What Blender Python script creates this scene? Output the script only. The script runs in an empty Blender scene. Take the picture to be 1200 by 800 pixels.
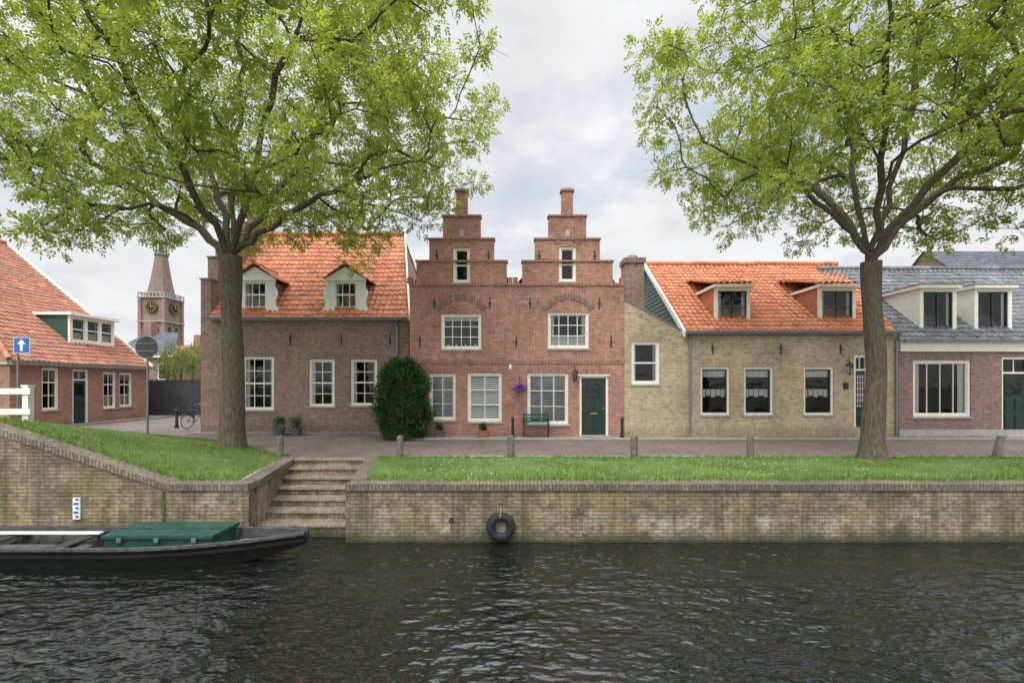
import bpy, bmesh, math, random
import numpy as np
from mathutils import Vector
random.seed(7); rng=np.random.default_rng(7)
scene=bpy.context.scene
scene.view_settings.view_transform='Standard'; scene.view_settings.look='None'; scene.view_settings.exposure=0
CAMZ=2.07; F=533.33; HY=450.0
def FX(px,D): return (px-600)/F*D
def FZ(py,D): return CAMZ-(py-HY)/F*D

# ---------------------------------------------------------------- materials
def newmat(name):
    m=bpy.data.materials.new(name); m.use_nodes=True
    return m,m.node_tree,m.node_tree.nodes['Principled BSDF']
def nd(nt,t,**kw):
    n=nt.nodes.new(t)
    for k,v in kw.items(): setattr(n,k,v)
    return n
def math_(nt,op,a,b=None,c=None):
    n=nt.nodes.new('ShaderNodeMath'); n.operation=op
    for i,x in enumerate((a,b,c)):
        if x is None: continue
        if isinstance(x,(int,float)): n.inputs[i].default_value=x
        else: nt.links.new(x,n.inputs[i])
    return n.outputs[0]
def mixc(nt,f,a,b,mode='MIX'):
    n=nt.nodes.new('ShaderNodeMix'); n.data_type='RGBA'; n.blend_type=mode
    for s,x in ((n.inputs[0],f),(n.inputs[6],a),(n.inputs[7],b)):
        if isinstance(x,(int,float)): s.default_value=x
        elif isinstance(x,tuple): s.default_value=(x[0],x[1],x[2],1)
        else: nt.links.new(x,s)
    return n.outputs[2]
def noise(nt,vec,scale,detail=3,rough=.55):
    n=nd(nt,'ShaderNodeTexNoise'); n.inputs['Scale'].default_value=scale; n.inputs['Detail'].default_value=detail
    n.inputs['Roughness'].default_value=rough
    if vec is not None: nt.links.new(vec,n.inputs['Vector'])
    return n.outputs['Fac']
def ramp(nt,fac,stops):
    n=nd(nt,'ShaderNodeValToRGB'); e=n.color_ramp.elements
    while len(e)<len(stops): e.new(.5)
    for i,(p,c) in enumerate(stops):
        e[i].position=p; e[i].color=(c,c,c,1) if isinstance(c,(int,float)) else (c[0],c[1],c[2],1)
    nt.links.new(fac,n.inputs[0]); return n.outputs[0]
def bump(nt,h,b,dist=.01,strength=.6):
    n=nd(nt,'ShaderNodeBump'); n.inputs['Distance'].default_value=dist; n.inputs['Strength'].default_value=strength
    nt.links.new(h,n.inputs['Height']); nt.links.new(n.outputs[0],b.inputs['Normal'])
def pos(nt): return nd(nt,'ShaderNodeNewGeometry').outputs['Position']

def facing_uv(nt,rot=False):
    g=nd(nt,'ShaderNodeNewGeometry')
    sp=nd(nt,'ShaderNodeSeparateXYZ'); nt.links.new(g.outputs['Position'],sp.inputs[0])
    sn=nd(nt,'ShaderNodeSeparateXYZ'); nt.links.new(g.outputs['True Normal'],sn.inputs[0])
    ax=math_(nt,'ABSOLUTE',sn.outputs[0]); az=math_(nt,'ABSOLUTE',sn.outputs[2])
    isx=math_(nt,'GREATER_THAN',ax,.7); isz=math_(nt,'GREATER_THAN',az,.7)
    def lerp(a,b,f):
        return math_(nt,'ADD',math_(nt,'MULTIPLY',a,math_(nt,'SUBTRACT',1.0,f)),math_(nt,'MULTIPLY',b,f))
    u=lerp(sp.outputs[0],sp.outputs[1],isx); v=lerp(sp.outputs[2],sp.outputs[1],isz)
    c=nd(nt,'ShaderNodeCombineXYZ')
    nt.links.new(v if rot else u,c.inputs[0]); nt.links.new(u if rot else v,c.inputs[1])
    return c.outputs[0],g.outputs['Position'],sp.outputs[2]

def brick_mat(name,c1,c2,c3,mortar,bw=.215,rh=.066,ms=.009,rot=False,quay=False,stain=.5,bright=None):
    m,nt,b=newmat(name)
    uv,p,z=facing_uv(nt,rot)
    br=nd(nt,'ShaderNodeTexBrick'); nt.links.new(uv,br.inputs['Vector'])
    for k,v in (('Scale',1.0),('Brick Width',bw),('Row Height',rh),('Mortar Size',ms),('Mortar Smooth',.3),('Bias',0.0)):
        br.inputs[k].default_value=v
    br.inputs['Color1'].default_value=(*c1,1); br.inputs['Color2'].default_value=(*c2,1); br.inputs['Mortar'].default_value=(*mortar,1)
    mp=nd(nt,'ShaderNodeMapping'); mp.inputs['Scale'].default_value=(1/bw*.9,1/rh*.9,1); nt.links.new(uv,mp.inputs[0])
    f3=ramp(nt,noise(nt,mp.outputs[0],1.0,1),[(.52,0),(.66,1)])
    notm=math_(nt,'SUBTRACT',1.0,br.outputs['Fac'])
    col=mixc(nt,math_(nt,'MULTIPLY',math_(nt,'MULTIPLY',f3,notm),.75),br.outputs['Color'],c3)
    mp3=nd(nt,'ShaderNodeMapping'); mp3.inputs['Scale'].default_value=(1/bw*.9,1/rh*.9,1); mp3.inputs['Location'].default_value=(37.3,11.7,0); nt.links.new(uv,mp3.inputs[0])
    f4=ramp(nt,noise(nt,mp3.outputs[0],1.0,1),[(.56,1),(.68,.55)])
    col=mixc(nt,notm,col,mixc(nt,1.0,col,f4,'MULTIPLY'))
    big=ramp(nt,noise(nt,p,.7,5,.6),[(.3,1-.35*stain),(.7,1+.18*stain)])
    col=mixc(nt,1.0,col,big,'MULTIPLY')
    med=ramp(nt,noise(nt,p,4.5,4,.6),[(.3,1-.25*stain),(.7,1.08)])
    col=mixc(nt,1.0,col,med,'MULTIPLY')
    if not quay:
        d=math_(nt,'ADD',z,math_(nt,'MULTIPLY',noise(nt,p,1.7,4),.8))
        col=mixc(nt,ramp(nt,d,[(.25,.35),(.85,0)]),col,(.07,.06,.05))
    else:
        n1=noise(nt,p,1.3,6,.7)
        d=math_(nt,'ADD',z,math_(nt,'MULTIPLY',n1,.7))
        d=math_(nt,'ADD',d,1.15)
        warm=ramp(nt,noise(nt,p,1.1,5,.7),[(.44,0),(.6,.55)])
        col=mixc(nt,warm,col,(.36,.25,.13))
        white=ramp(nt,noise(nt,p,2.0,7,.75),[(.47,0),(.62,.75)])
        band=ramp(nt,d,[(.40,0),(.55,1),(.8,1),(1.0,.15)])
        col=mixc(nt,math_(nt,'MULTIPLY',white,band),col,(.46,.44,.38))
        gr=ramp(nt,noise(nt,p,.75,6,.72),[(.46,0),(.58,.7)])
        col=mixc(nt,gr,col,(.13,.13,.05))
        dk=ramp(nt,noise(nt,p,3.1,7,.75),[(.49,0),(.60,.6)])
        col=mixc(nt,dk,col,(.07,.055,.04))
        mp2=nd(nt,'ShaderNodeMapping'); mp2.inputs['Scale'].default_value=(3.5,3.5,.3); nt.links.new(p,mp2.inputs[0])
        st=ramp(nt,noise(nt,mp2.outputs[0],1.0,5,.65),[(.46,0),(.62,.65)])
        col=mixc(nt,st,col,(.085,.07,.035))
        wet=ramp(nt,d,[(.36,1),(.62,0)])
        col=mixc(nt,math_(nt,'MULTIPLY',wet,.85),col,(.04,.045,.02))
        # clean brick pattern stays readable through the stains
        col=mixc(nt,1.0,col,mixc(nt,br.outputs['Fac'],(1.06,1.06,1.06),(.62,.62,.62)),'MULTIPLY')
    nt.links.new(col,b.inputs['Base Color']); b.inputs['Roughness'].default_value=.88
    h=math_(nt,'ADD',math_(nt,'MULTIPLY',notm,1.0),math_(nt,'MULTIPLY',noise(nt,p,60,3),.4))
    bump(nt,h,b,.012,.8)
    return m
def paint(name,c,rough=.5,var=.12,scale=6,metal=0,bmp=.002,spec=.5):
    m,nt,b=newmat(name); p=pos(nt)
    n=noise(nt,p,scale,5,.65)
    col=mixc(nt,1.0,c,ramp(nt,n,[(.3,1-var),(.7,1+var)]),'MULTIPLY')
    nt.links.new(col,b.inputs['Base Color']); b.inputs['Roughness'].default_value=rough; b.inputs['Metallic'].default_value=metal
    b.inputs['Specular IOR Level'].default_value=spec
    if bmp: bump(nt,noise(nt,p,scale*8,3),b,bmp,.6)
    return m
def tile_mat(name,c1,c2,c3,moss):
    m,nt,b=newmat(name)
    u=nd(nt,'ShaderNodeUVMap').outputs[0]
    fl=nd(nt,'ShaderNodeVectorMath',operation='FLOOR'); nt.links.new(u,fl.inputs[0])
    wn=nd(nt,'ShaderNodeTexWhiteNoise'); wn.noise_dimensions='2D'; nt.links.new(fl.outputs[0],wn.inputs['Vector'])
    col=ramp(nt,wn.outputs['Value'],[(0,c2),(.45,c1),(.8,c1),(1,c3)])
    p=pos(nt)
    col=mixc(nt,ramp(nt,noise(nt,p,1.1,6,.7),[(.42,0),(.7,.75)]),col,moss)
    col=mixc(nt,1.0,col,ramp(nt,noise(nt,p,9,4,.6),[(.3,.68),(.7,1.12)]),'MULTIPLY')
    nt.links.new(col,b.inputs['Base Color']); b.inputs['Roughness'].default_value=.75
    bump(nt,noise(nt,p,50,3),b,.004,.5)
    return m
M={}
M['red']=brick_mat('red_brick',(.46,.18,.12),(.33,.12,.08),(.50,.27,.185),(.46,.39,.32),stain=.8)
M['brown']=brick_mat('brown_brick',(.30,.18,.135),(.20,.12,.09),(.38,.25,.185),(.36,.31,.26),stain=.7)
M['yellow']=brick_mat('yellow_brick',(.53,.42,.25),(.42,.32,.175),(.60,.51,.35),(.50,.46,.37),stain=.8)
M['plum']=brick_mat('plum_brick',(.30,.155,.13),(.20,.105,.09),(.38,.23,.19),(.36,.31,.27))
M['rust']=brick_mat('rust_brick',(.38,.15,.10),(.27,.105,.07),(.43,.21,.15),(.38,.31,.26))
M['redcap']=brick_mat('red_brick_soldier',(.36,.13,.09),(.23,.085,.06),(.44,.22,.15),(.40,.34,.29),bw=.2,rh=.075,rot=True)
M['browncap']=brick_mat('brown_brick_soldier',(.22,.13,.10),(.15,.09,.07),(.30,.20,.15),(.33,.29,.25),rot=True)
M['yellowcap']=brick_mat('yellow_brick_soldier',(.46,.35,.19),(.36,.27,.14),(.52,.42,.26),(.42,.38,.30),rot=True)
M['quay']=brick_mat('quay_brick',(.36,.28,.18),(.23,.18,.12),(.44,.37,.26),(.26,.23,.18),bw=.22,rh=.075,ms=.011,quay=True,stain=1.0)
M['quaycap']=brick_mat('quay_coping_brick',(.26,.21,.15),(.17,.14,.10),(.33,.28,.21),(.09,.08,.06),bw=.2,rh=.075,ms=.012,rot=True,quay=False,stain=1.1)
M['stepbrick']=brick_mat('step_brick',(.38,.33,.24),(.27,.23,.17),(.43,.38,.29),(.15,.13,.10),bw=.10,rh=.25,ms=.01,stain=1.1)
M['orange']=tile_mat('orange_pantile',(.58,.20,.085),(.42,.13,.055),(.62,.28,.15),(.28,.14,.08))
M['oldtile']=tile_mat('weathered_pantile',(.40,.15,.085),(.28,.105,.06),(.45,.22,.13),(.17,.11,.08))
M['grey']=tile_mat('grey_pantile',(.17,.18,.20),(.10,.11,.125),(.25,.26,.28),(.11,.11,.10))
M['slate']=tile_mat('blue_slate',(.10,.115,.15),(.075,.085,.11),(.13,.15,.18),(.08,.09,.09))
M['cream']=paint('cream_paint',(.76,.73,.64),.45,.09)
M['white']=paint('white_paint',(.80,.80,.77),.42,.08)
M['green']=paint('dark_green_paint',(.012,.034,.027),.3,.15)
M['dgreen']=paint('green_clapboard',(.03,.085,.06),.45,.2)
M['stone']=paint('sill_stone',(.35,.33,.29),.8,.2)
M['black']=paint('black_iron',(.015,.015,.016),.5,.2)
M['zinc']=paint('zinc',(.22,.24,.26),.45,.15,metal=.6)
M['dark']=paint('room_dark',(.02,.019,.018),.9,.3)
M['lace']=paint('lace_curtain',(.78,.78,.76),.9,.1,25)
M['blind']=paint('shutter_slat',(.72,.73,.70),.5,.05)
M['terra']=paint('terracotta',(.40,.15,.08),.8,.25)
M['potgrey']=paint('grey_planter',(.10,.10,.10),.7,.2)
M['wood']=paint('weathered_oak',(.13,.12,.095),.85,.45,9,bmp=.01)
M['rubber']=paint('tyre_rubber',(.012,.012,.013),.75,.3,14)
M['tar']=paint('tarred_hull',(.011,.011,.012),.5,.5,5,bmp=.004,spec=.3)
M['tarin']=paint('tarred_boards',(.035,.035,.038),.7,.5,5,bmp=.004,spec=.3)
M['gunwale']=paint('worn_gunwale',(.07,.07,.07),.7,.6,8,spec=.3)
M['chest']=paint('green_deck_box',(.016,.062,.048),.45,.4,4,spec=.35)
M['rope']=paint('rope',(.2,.17,.12),.9,.2)
M['signblue']=paint('sign_blue',(.02,.11,.42),.4,.05)
M['signred']=paint('sign_red',(.45,.03,.03),.4,.05)
M['signgrey']=paint('sign_back_grey',(.07,.073,.078),.6,.15,metal=.1,spec=.3)
M['copper']=paint('verdigris',(.13,.19,.16),.7,.25,1)
M['gold']=paint('gold_leaf',(.6,.42,.1),.35,.1,metal=.8)
M['bike']=paint('bicycle_enamel',(.02,.025,.05),.3,.1)
M['chrome']=paint('chrome',(.55,.55,.56),.2,.05,metal=1)
M['lead']=paint('lead_flashing',(.15,.155,.165),.6,.2)
M['spire']=paint('spire_slate',(.17,.12,.105),.7,.25,1)
M['fence']=paint('fence_boards',(.035,.038,.042),.7,.3,3)
M['wet']=paint('algae_joint',(.05,.08,.03),.7,.4)
def glassmat():
    m,nt,b=newmat('window_glass'); out=nt.nodes['Material Output']; nt.nodes.remove(b)
    tr=nd(nt,'ShaderNodeBsdfTransparent'); tr.inputs[0].default_value=(.85,.87,.86,1)
    gl=nd(nt,'ShaderNodeBsdfGlossy'); gl.inputs['Roughness'].default_value=.02
    fr=nd(nt,'ShaderNodeFresnel'); fr.inputs[0].default_value=1.5
    bp=nd(nt,'ShaderNodeBump'); bp.inputs['Distance'].default_value=.03; bp.inputs['Strength'].default_value=.35
    nt.links.new(noise(nt,pos(nt),1.6,2),bp.inputs['Height']); nt.links.new(bp.outputs[0],gl.inputs['Normal'])
    mx=nd(nt,'ShaderNodeMixShader'); nt.links.new(fr.outputs[0],mx.inputs[0]); nt.links.new(tr.outputs[0],mx.inputs[1]); nt.links.new(gl.outputs[0],mx.inputs[2])
    nt.links.new(mx.outputs[0],out.inputs[0]); return m
M['glass']=glassmat()
def leafmat(name,ca,cb,cc,transl=.4,nscale=.5):
    m,nt,b=newmat(name); out=nt.nodes['Material Output']
    at=nd(nt,'ShaderNodeAttribute'); at.attribute_name='rnd'
    f=math_(nt,'ADD',math_(nt,'MULTIPLY',at.outputs['Fac'],.6),math_(nt,'MULTIPLY',noise(nt,pos(nt),nscale,3),.4))
    col=ramp(nt,f,[(.15,ca),(.5,cb),(.85,cc)])
    nt.links.new(col,b.inputs['Base Color']); b.inputs['Roughness'].default_value=.5; b.inputs['Specular IOR Level'].default_value=.3
    t=nd(nt,'ShaderNodeBsdfTranslucent'); nt.links.new(mixc(nt,1.0,col,(1.3,1.2,.7),'MULTIPLY'),t.inputs[0])
    mx=nd(nt,'ShaderNodeMixShader'); mx.inputs[0].default_value=transl
    nt.links.new(b.outputs[0],mx.inputs[1]); nt.links.new(t.outputs[0],mx.inputs[2]); nt.links.new(mx.outputs[0],out.inputs[0])
    return m
M['leaf']=leafmat('ash_leaves',(.16,.22,.035),(.27,.35,.06),(.40,.48,.11),.5)
M['shrub']=leafmat('shrub_leaves',(.02,.05,.012),(.04,.09,.02),(.08,.15,.04),.25,2)
M['farleaf']=leafmat('distant_leaves',(.08,.11,.025),(.13,.17,.035),(.24,.22,.05),.3,.3)
M['grassb']=leafmat('grass_blades',(.075,.14,.02),(.125,.215,.035),(.22,.28,.07),.3,1.3)
M['petal']=leafmat('purple_petals',(.16,.03,.35),(.25,.06,.5),(.4,.15,.6),.2,5)
M['daisy']=leafmat('white_petals',(.7,.7,.65),(.8,.8,.75),(.8,.8,.8),.1,5)
def barkmat():
    m,nt,b=newmat('bark'); p=pos(nt)
    mp=nd(nt,'ShaderNodeMapping'); mp.inputs['Scale'].default_value=(1,1,.22); nt.links.new(p,mp.inputs[0])
    n=noise(nt,mp.outputs[0],22,5,.65)
    col=ramp(nt,n,[(.3,(.04,.03,.022)),(.55,(.12,.095,.068)),(.75,(.20,.165,.12))])
    col=mixc(nt,ramp(nt,noise(nt,p,1.6,4),[(.45,0),(.7,.45)]),col,(.10,.11,.04))
    nt.links.new(col,b.inputs['Base Color']); b.inputs['Roughness'].default_value=.95
    bump(nt,n,b,.05,.9); return m
M['bark']=barkmat()

# ---------------------------------------------------------------- mesh builder
class MB:
    def __init__(s): s.v=[];s.f=[];s.m=[];s.mats=[];s.uv=[]
    def mi(s,k):
        if k not in s.mats: s.mats.append(k)
        return s.mats.index(k)
    def poly(s,pts,k,uv=None):
        i=len(s.v); s.v+= [tuple(p) for p in pts]; s.f.append(tuple(range(i,i+len(pts)))); s.m.append(s.mi(k))
        s.uv.append(uv if uv else [(0,0)]*len(pts))
    def hexa(s,p,k):
        i=len(s.v); s.v+=[tuple(q) for q in p]
        for f in ((0,1,2,3),(4,7,6,5),(0,4,5,1),(1,5,6,2),(2,6,7,3),(3,7,4,0)):
            s.f.append(tuple(i+j for j in f)); s.m.append(s.mi(k)); s.uv.append([(0,0)]*4)
    def box(s,x0,x1,y0,y1,z0,z1,k,T=None):
        p=[(x0,y0,z0),(x1,y0,z0),(x1,y1,z0),(x0,y1,z0),(x0,y0,z1),(x1,y0,z1),(x1,y1,z1),(x0,y1,z1)]
        if T: p=[T(*q) for q in p]
        s.hexa(p,k)
    def extr(s,pts,vec,k):
        vec=Vector(vec); a=[Vector(p) for p in pts]; c=[p+vec for p in a]
        s.poly(a,k); s.poly(c[::-1],k)
        n=len(a)
        for i in range(n): s.poly([a[i],a[(i+1)%n],c[(i+1)%n],c[i]],k)
    def rings(s,ctr,rad,k,n=8,cap=True,upv=None):
        ctr=[Vector(c) for c in ctr]; rings=[]
        ov=(ctr[-1]-ctr[0])
        up=Vector(upv) if upv else (Vector((0,0,1)) if abs(ov.z)<.9*max(ov.length,1e-6) else Vector((1,0,0)))
        pa=None
        for i,c in enumerate(ctr):
            t=(ctr[min(i+1,len(ctr)-1)]-ctr[max(i-1,0)]).normalized()
            # parallel transport of the ring frame
            if pa is None:
                a=t.cross(up)
                if a.length<1e-4: a=t.cross(Vector((.3,.9,.2)))
            else:
                a=pa-t*pa.dot(t)
                if a.length<1e-4: a=t.cross(up)
            a.normalize(); pa=a; b=t.cross(a).normalized()
            i0=len(s.v)
            for j in range(n):
                th=2*math.pi*j/n
                s.v.append(tuple(c+(a*math.cos(th)+b*math.sin(th))*rad[i]))
            rings.append(i0)
        for q in range(len(rings)-1):
            for j in range(n):
                s.f.append((rings[q]+j,rings[q]+(j+1)%n,rings[q+1]+(j+1)%n,rings[q+1]+j)); s.m.append(s.mi(k)); s.uv.append([(0,0)]*4)
        if cap:
            for r0 in (rings[0],rings[-1]):
                s.f.append(tuple(r0+j for j in range(n))); s.m.append(s.mi(k)); s.uv.append([(0,0)]*n)
    def cyl(s,p0,p1,r0,r1,k,n=12): s.rings([p0,p1],[r0,r1],k,n)
    def tube(s,pts,r,k,n=6): s.rings(pts,[r]*len(pts),k,n)
    def torus(s,c,R,r,k,axis='y',n=28,m=8):
        i0=len(s.v); c=Vector(c)
        for a in range(n):
            th=2*math.pi*a/n
            for b in range(m):
                ph=2*math.pi*b/m; rr=R+r*math.cos(ph); h=r*math.sin(ph)
                q={'y':(rr*math.cos(th),h,rr*math.sin(th)),'x':(h,rr*math.cos(th),rr*math.sin(th)),'z':(rr*math.cos(th),rr*math.sin(th),h)}[axis]
                s.v.append(tuple(c+Vector(q)))
        for a in range(n):
            for b in range(m):
                s.f.append((i0+a*m+b,i0+((a+1)%n)*m+b,i0+((a+1)%n)*m+(b+1)%m,i0+a*m+(b+1)%m)); s.m.append(s.mi(k)); s.uv.append([(0,0)]*4)
    def obj(s,name,parent=None,smooth=False,recalc=True,bevel=0):
        me=bpy.data.meshes.new(name); me.from_pydata(s.v,[],s.f)
        for k in s.mats: me.materials.append(M[k])
        me.polygons.foreach_set('material_index',s.m)
        uvl=me.uv_layers.new(name='UVMap'); flat=[]
        for u in s.uv:
            for a in u: flat+= [a[0],a[1]]
        uvl.data.foreach_set('uv',flat)
        if recalc:
            bm=bmesh.new(); bm.from_mesh(me); bmesh.ops.recalc_face_normals(bm,faces=bm.faces); bm.to_mesh(me); bm.free()
        if smooth: me.polygons.foreach_set('use_smooth',[True]*len(me.polygons))
        me.update()
        o=bpy.data.objects.new(name,me); scene.collection.objects.link(o)
        if parent: o.parent=parent
        if bevel:
            md=o.modifiers.new('bevel','BEVEL'); md.width=bevel; md.segments=2; md.limit_method='ANGLE'
        return o
def empty(name,loc=(0,0,0)):
    o=bpy.data.objects.new(name,None); o.empty_display_size=.3; scene.collection.objects.link(o); return o

def frontT(Y): return lambda u,v,w:(u,Y-w,v)
def wall(mb,T,rects,holes,k,th=.3):
    us=sorted({r[i] for r in rects+holes for i in (0,1)}); vs=sorted({r[i] for r in rects+holes for i in (2,3)})
    def ins(u,v,L): return any(r[0]<u<r[1] and r[2]<v<r[3] for r in L)
    nu,nv=len(us)-1,len(vs)-1
    S=[[ins((us[i]+us[i+1])/2,(vs[j]+vs[j+1])/2,rects) and not ins((us[i]+us[i+1])/2,(vs[j]+vs[j+1])/2,holes) for j in range(nv)] for i in range(nu)]
    g=lambda i,j: 0<=i<nu and 0<=j<nv and S[i][j]
    for i in range(nu):
        for j in range(nv):
            if not S[i][j]: continue
            a,b,c,d=us[i],us[i+1],vs[j],vs[j+1]
            mb.poly([T(a,c,0),T(b,c,0),T(b,d,0),T(a,d,0)],k)
            mb.poly([T(a,c,-th),T(a,d,-th),T(b,d,-th),T(b,c,-th)],k)
            if not g(i-1,j): mb.poly([T(a,c,0),T(a,d,0),T(a,d,-th),T(a,c,-th)],k)
            if not g(i+1,j): mb.poly([T(b,c,0),T(b,c,-th),T(b,d,-th),T(b,d,0)],k)
            if not g(i,j-1): mb.poly([T(a,c,0),T(a,c,-th),T(b,c,-th),T(b,c,0)],k)
            if not g(i,j+1): mb.poly([T(a,d,0),T(b,d,0),T(b,d,-th),T(a,d,-th)],k)
def window(mb,T,u0,u1,v0,v1,cols=2,rows=2,cur=None,fk='cream',sk='cream',rec=.09,th=.3,rd=1.0,sill=True,lintel=None,split=None,fw=.07,e=.12):
    r=rec
    B=lambda a,b,c,d,e_,f,k: mb.box(a,b,c,d,e_,f,k,T)
    B(u0,u1,v1-fw,v1,-r-.06,-r+.045,fk); B(u0,u1,v0,v0+fw,-r-.06,-r+.045,fk)
    B(u0,u0+fw,v0+fw,v1-fw,-r-.06,-r+.045,fk); B(u1-fw,u1,v0+fw,v1-fw,-r-.06,-r+.045,fk)
    a,b,c,d=u0+fw,u1-fw,v0+fw,v1-fw; sw=.04
    B(a,b,d-sw,d,-r-.05,-r+.012,sk); B(a,b,c,c+sw,-r-.05,-r+.012,sk)
    B(a,a+sw,c+sw,d-sw,-r-.05,-r+.012,sk); B(b-sw,b,c+sw,d-sw,-r-.05,-r+.012,sk)
    for i in range(1,cols):
        x=a+(b-a)*i/cols; B(x-.014,x+.014,c+sw,d-sw,-r-.04,-r+.004,sk)
    for j in range(1,rows):
        z=c+(d-c)*j/rows; h=.014
        if split and j==split: h=.03
        B(a+sw,b-sw,z-h,z+h,-r-.045,-r+.009,sk)
    mb.poly([T(a,c,-r-.025),T(b,c,-r-.025),T(b,d,-r-.025),T(a,d,-r-.025)],'glass')
    if sill: B(u0-.05,u1+.05,v0-.07,v0-.002,-.1,.05,'stone')
    if lintel: B(u0-.1,u1+.1,v1+.002,v1+.2,-.02,.006,lintel)
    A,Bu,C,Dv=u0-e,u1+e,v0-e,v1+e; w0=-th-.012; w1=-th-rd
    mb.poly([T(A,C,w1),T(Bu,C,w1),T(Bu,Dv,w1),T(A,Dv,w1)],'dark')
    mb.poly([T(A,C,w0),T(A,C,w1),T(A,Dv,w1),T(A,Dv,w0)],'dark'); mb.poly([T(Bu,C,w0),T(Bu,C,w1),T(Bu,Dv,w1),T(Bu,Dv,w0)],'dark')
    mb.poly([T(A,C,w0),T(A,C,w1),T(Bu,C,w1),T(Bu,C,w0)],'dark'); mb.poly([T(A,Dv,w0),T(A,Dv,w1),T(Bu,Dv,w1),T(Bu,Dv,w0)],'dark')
    cw=-r-.1
    def drape(x0,x1,z0,z1,k='lace',amp=.02,wv=.09):
        n=max(4,int((x1-x0)/.022)); P=[x0+(x1-x0)*i/n for i in range(n+1)]
        for i in range(n):
            f=lambda x: cw+amp*math.sin(x/wv*6.28)+.3*amp*math.sin(x*37)
            mb.poly([T(P[i],z0,f(P[i])),T(P[i+1],z0,f(P[i+1])),T(P[i+1],z1,f(P[i+1])),T(P[i],z1,f(P[i]))],k)
    if cur=='blind':
        pt=.082; ns=int((d-c)/pt)
        for p in range(cols):
            x0=a+(b-a)*p/cols+.02; x1=a+(b-a)*(p+1)/cols-.02
            B(x0,x0+.03,c,d,cw-.02,cw+.03,'blind'); B(x1-.03,x1,c,d,cw-.02,cw+.03,'blind')
            for i in range(ns):
                z=c+.02+i*pt; q=[(x0+.03,z,cw+.03),(x1-.03,z,cw+.03),(x1-.03,z+.045,cw),(x0+.03,z+.045,cw)]
                mb.poly([T(*t) for t in q],'blind')
    elif cur=='lace':
        h=d-c; drape(a,b,d-h*.18,d)
        n=5
        for i in range(n):
            x0=a+(b-a)*i/n; x1=a+(b-a)*(i+1)/n
            drape(x0+.012,x1-.012,c+h*.36+.05*(i%2),c+h*.54,amp=.008)
    elif cur=='side':
        drape(a,a+(b-a)*.13,c,d); drape(b-(b-a)*.13,b,c,d)
    elif cur=='half':
        drape(a,b,c,c+(d-c)*.36,amp=.012)
        drape(a,a+(b-a)*.12,c,d); drape(b-(b-a)*.12,b,c,d)
    elif cur=='plants':
        drape(a,b,d-(d-c)*.14,d,amp=.012)
        for i in range(4):
            x=a+(b-a)*(i+.5)/4+.03*math.sin(i*5); mb.cyl(T(x,c+.0,cw),T(x,c+.12,cw),.045,.06,'lace',8)
            for k in range(9):
                t=k*.7; mb.poly([T(x,c+.12,cw),T(x+.10*math.cos(t)-.02,c+.2+.06*math.sin(t*2),cw+.02),T(x+.13*math.cos(t),c+.27+.05*math.sin(t*2),cw+.03),T(x+.10*math.cos(t)+.03,c+.19+.06*math.sin(t*2),cw+.01)],'dgreen')
def door(mb,T,u0,u1,v0,v1,trans=.45,leaf='green',lattice=False,fk='cream',th=.3):
    B=lambda a,b,c,d,e,f,k: mb.box(a,b,c,d,e,f,k,T); r=.1; fw=.09
    B(u0,u0+fw,v0,v1,-r-.07,-r+.06,fk); B(u1-fw,u1,v0,v1,-r-.07,-r+.06,fk); B(u0+fw,u1-fw,v1-fw,v1,-r-.07,-r+.06,fk)
    a,b=u0+fw,u1-fw; vt=v1-fw-trans
    if trans>.1:
        B(a,b,vt-.07,vt,-r-.07,-r+.06,fk)
        mb.poly([T(a,vt,-r-.03),T(b,vt,-r-.03),T(b,v1-fw,-r-.03),T(a,v1-fw,-r-.03)],'glass')
        mb.poly([T(a-.1,vt-.1,-r-.4),T(b+.1,vt-.1,-r-.4),T(b+.1,v1,-r-.4),T(a-.1,v1,-r-.4)],'dark')
        B((a+b)/2-.015,(a+b)/2+.015,vt,v1-fw,-r-.05,-r,fk); top=vt-.07
    else: top=v1-fw
    B(a,b,v0+.02,top,-r-.06,-r-.01,leaf)
    W=b-a; H=top-v0
    for (x0,x1,z0,z1) in ((.14,.46,.08,.34),(.54,.86,.08,.34),(.14,.46,.40,.60),(.54,.86,.40,.60)):
        B(a+W*x0,a+W*x1,v0+H*z0,v0+H*z1,-r-.012,-r+.008,leaf)
        B(a+W*x0+.03,a+W*x1-.03,v0+H*z0+.03,v0+H*z1-.03,-r+.006,-r+.018,leaf)
    x0,x1,z0,z1=a+W*.16,b-W*.16,v0+H*.66,v0+H*.93
    B(x0-.03,x1+.03,z0-.03,z1+.03,-r-.012,-r+.006,leaf)
    mb.poly([T(x0,z0,-r+.009),T(x1,z0,-r+.009),T(x1,z1,-r+.009),T(x0,z1,-r+.009)],'glass')
    if trans<.1:
        for i in range(1,4): B(x0+(x1-x0)*i/4-.008,x0+(x1-x0)*i/4+.008,z0,z1,-r+.011,-r+.02,'green')
        B(x0,x1,(z0+z1)/2-.008,(z0+z1)/2+.008,-r+.021,-r+.027,'green')
        B(a+W*.35,b-W*.35,v0+H*.375-.0,v0+H*.39,-r+.02,-r+.04,'gold')
    if lattice:
        for i in range(6):
            z=v0+H*.45+i*H*.09; B(a+.04,b-.04,z,z+.018,-r+.02,-r+.03,fk)
        for i in range(1,4):
            B(a+W*i/4-.008,a+W*i/4+.008,v0+H*.45,v0+H*.94,-r+.031,-r+.038,fk)
    mb.cyl(T(b-.09,v0+H*.47,-r),T(b-.09,v0+H*.47,-r+.07),.025,.03,'chrome',8)
    B(u0-.05,u1+.05,v0-.02,v0+.02,-.15,.25,'stone')

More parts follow.
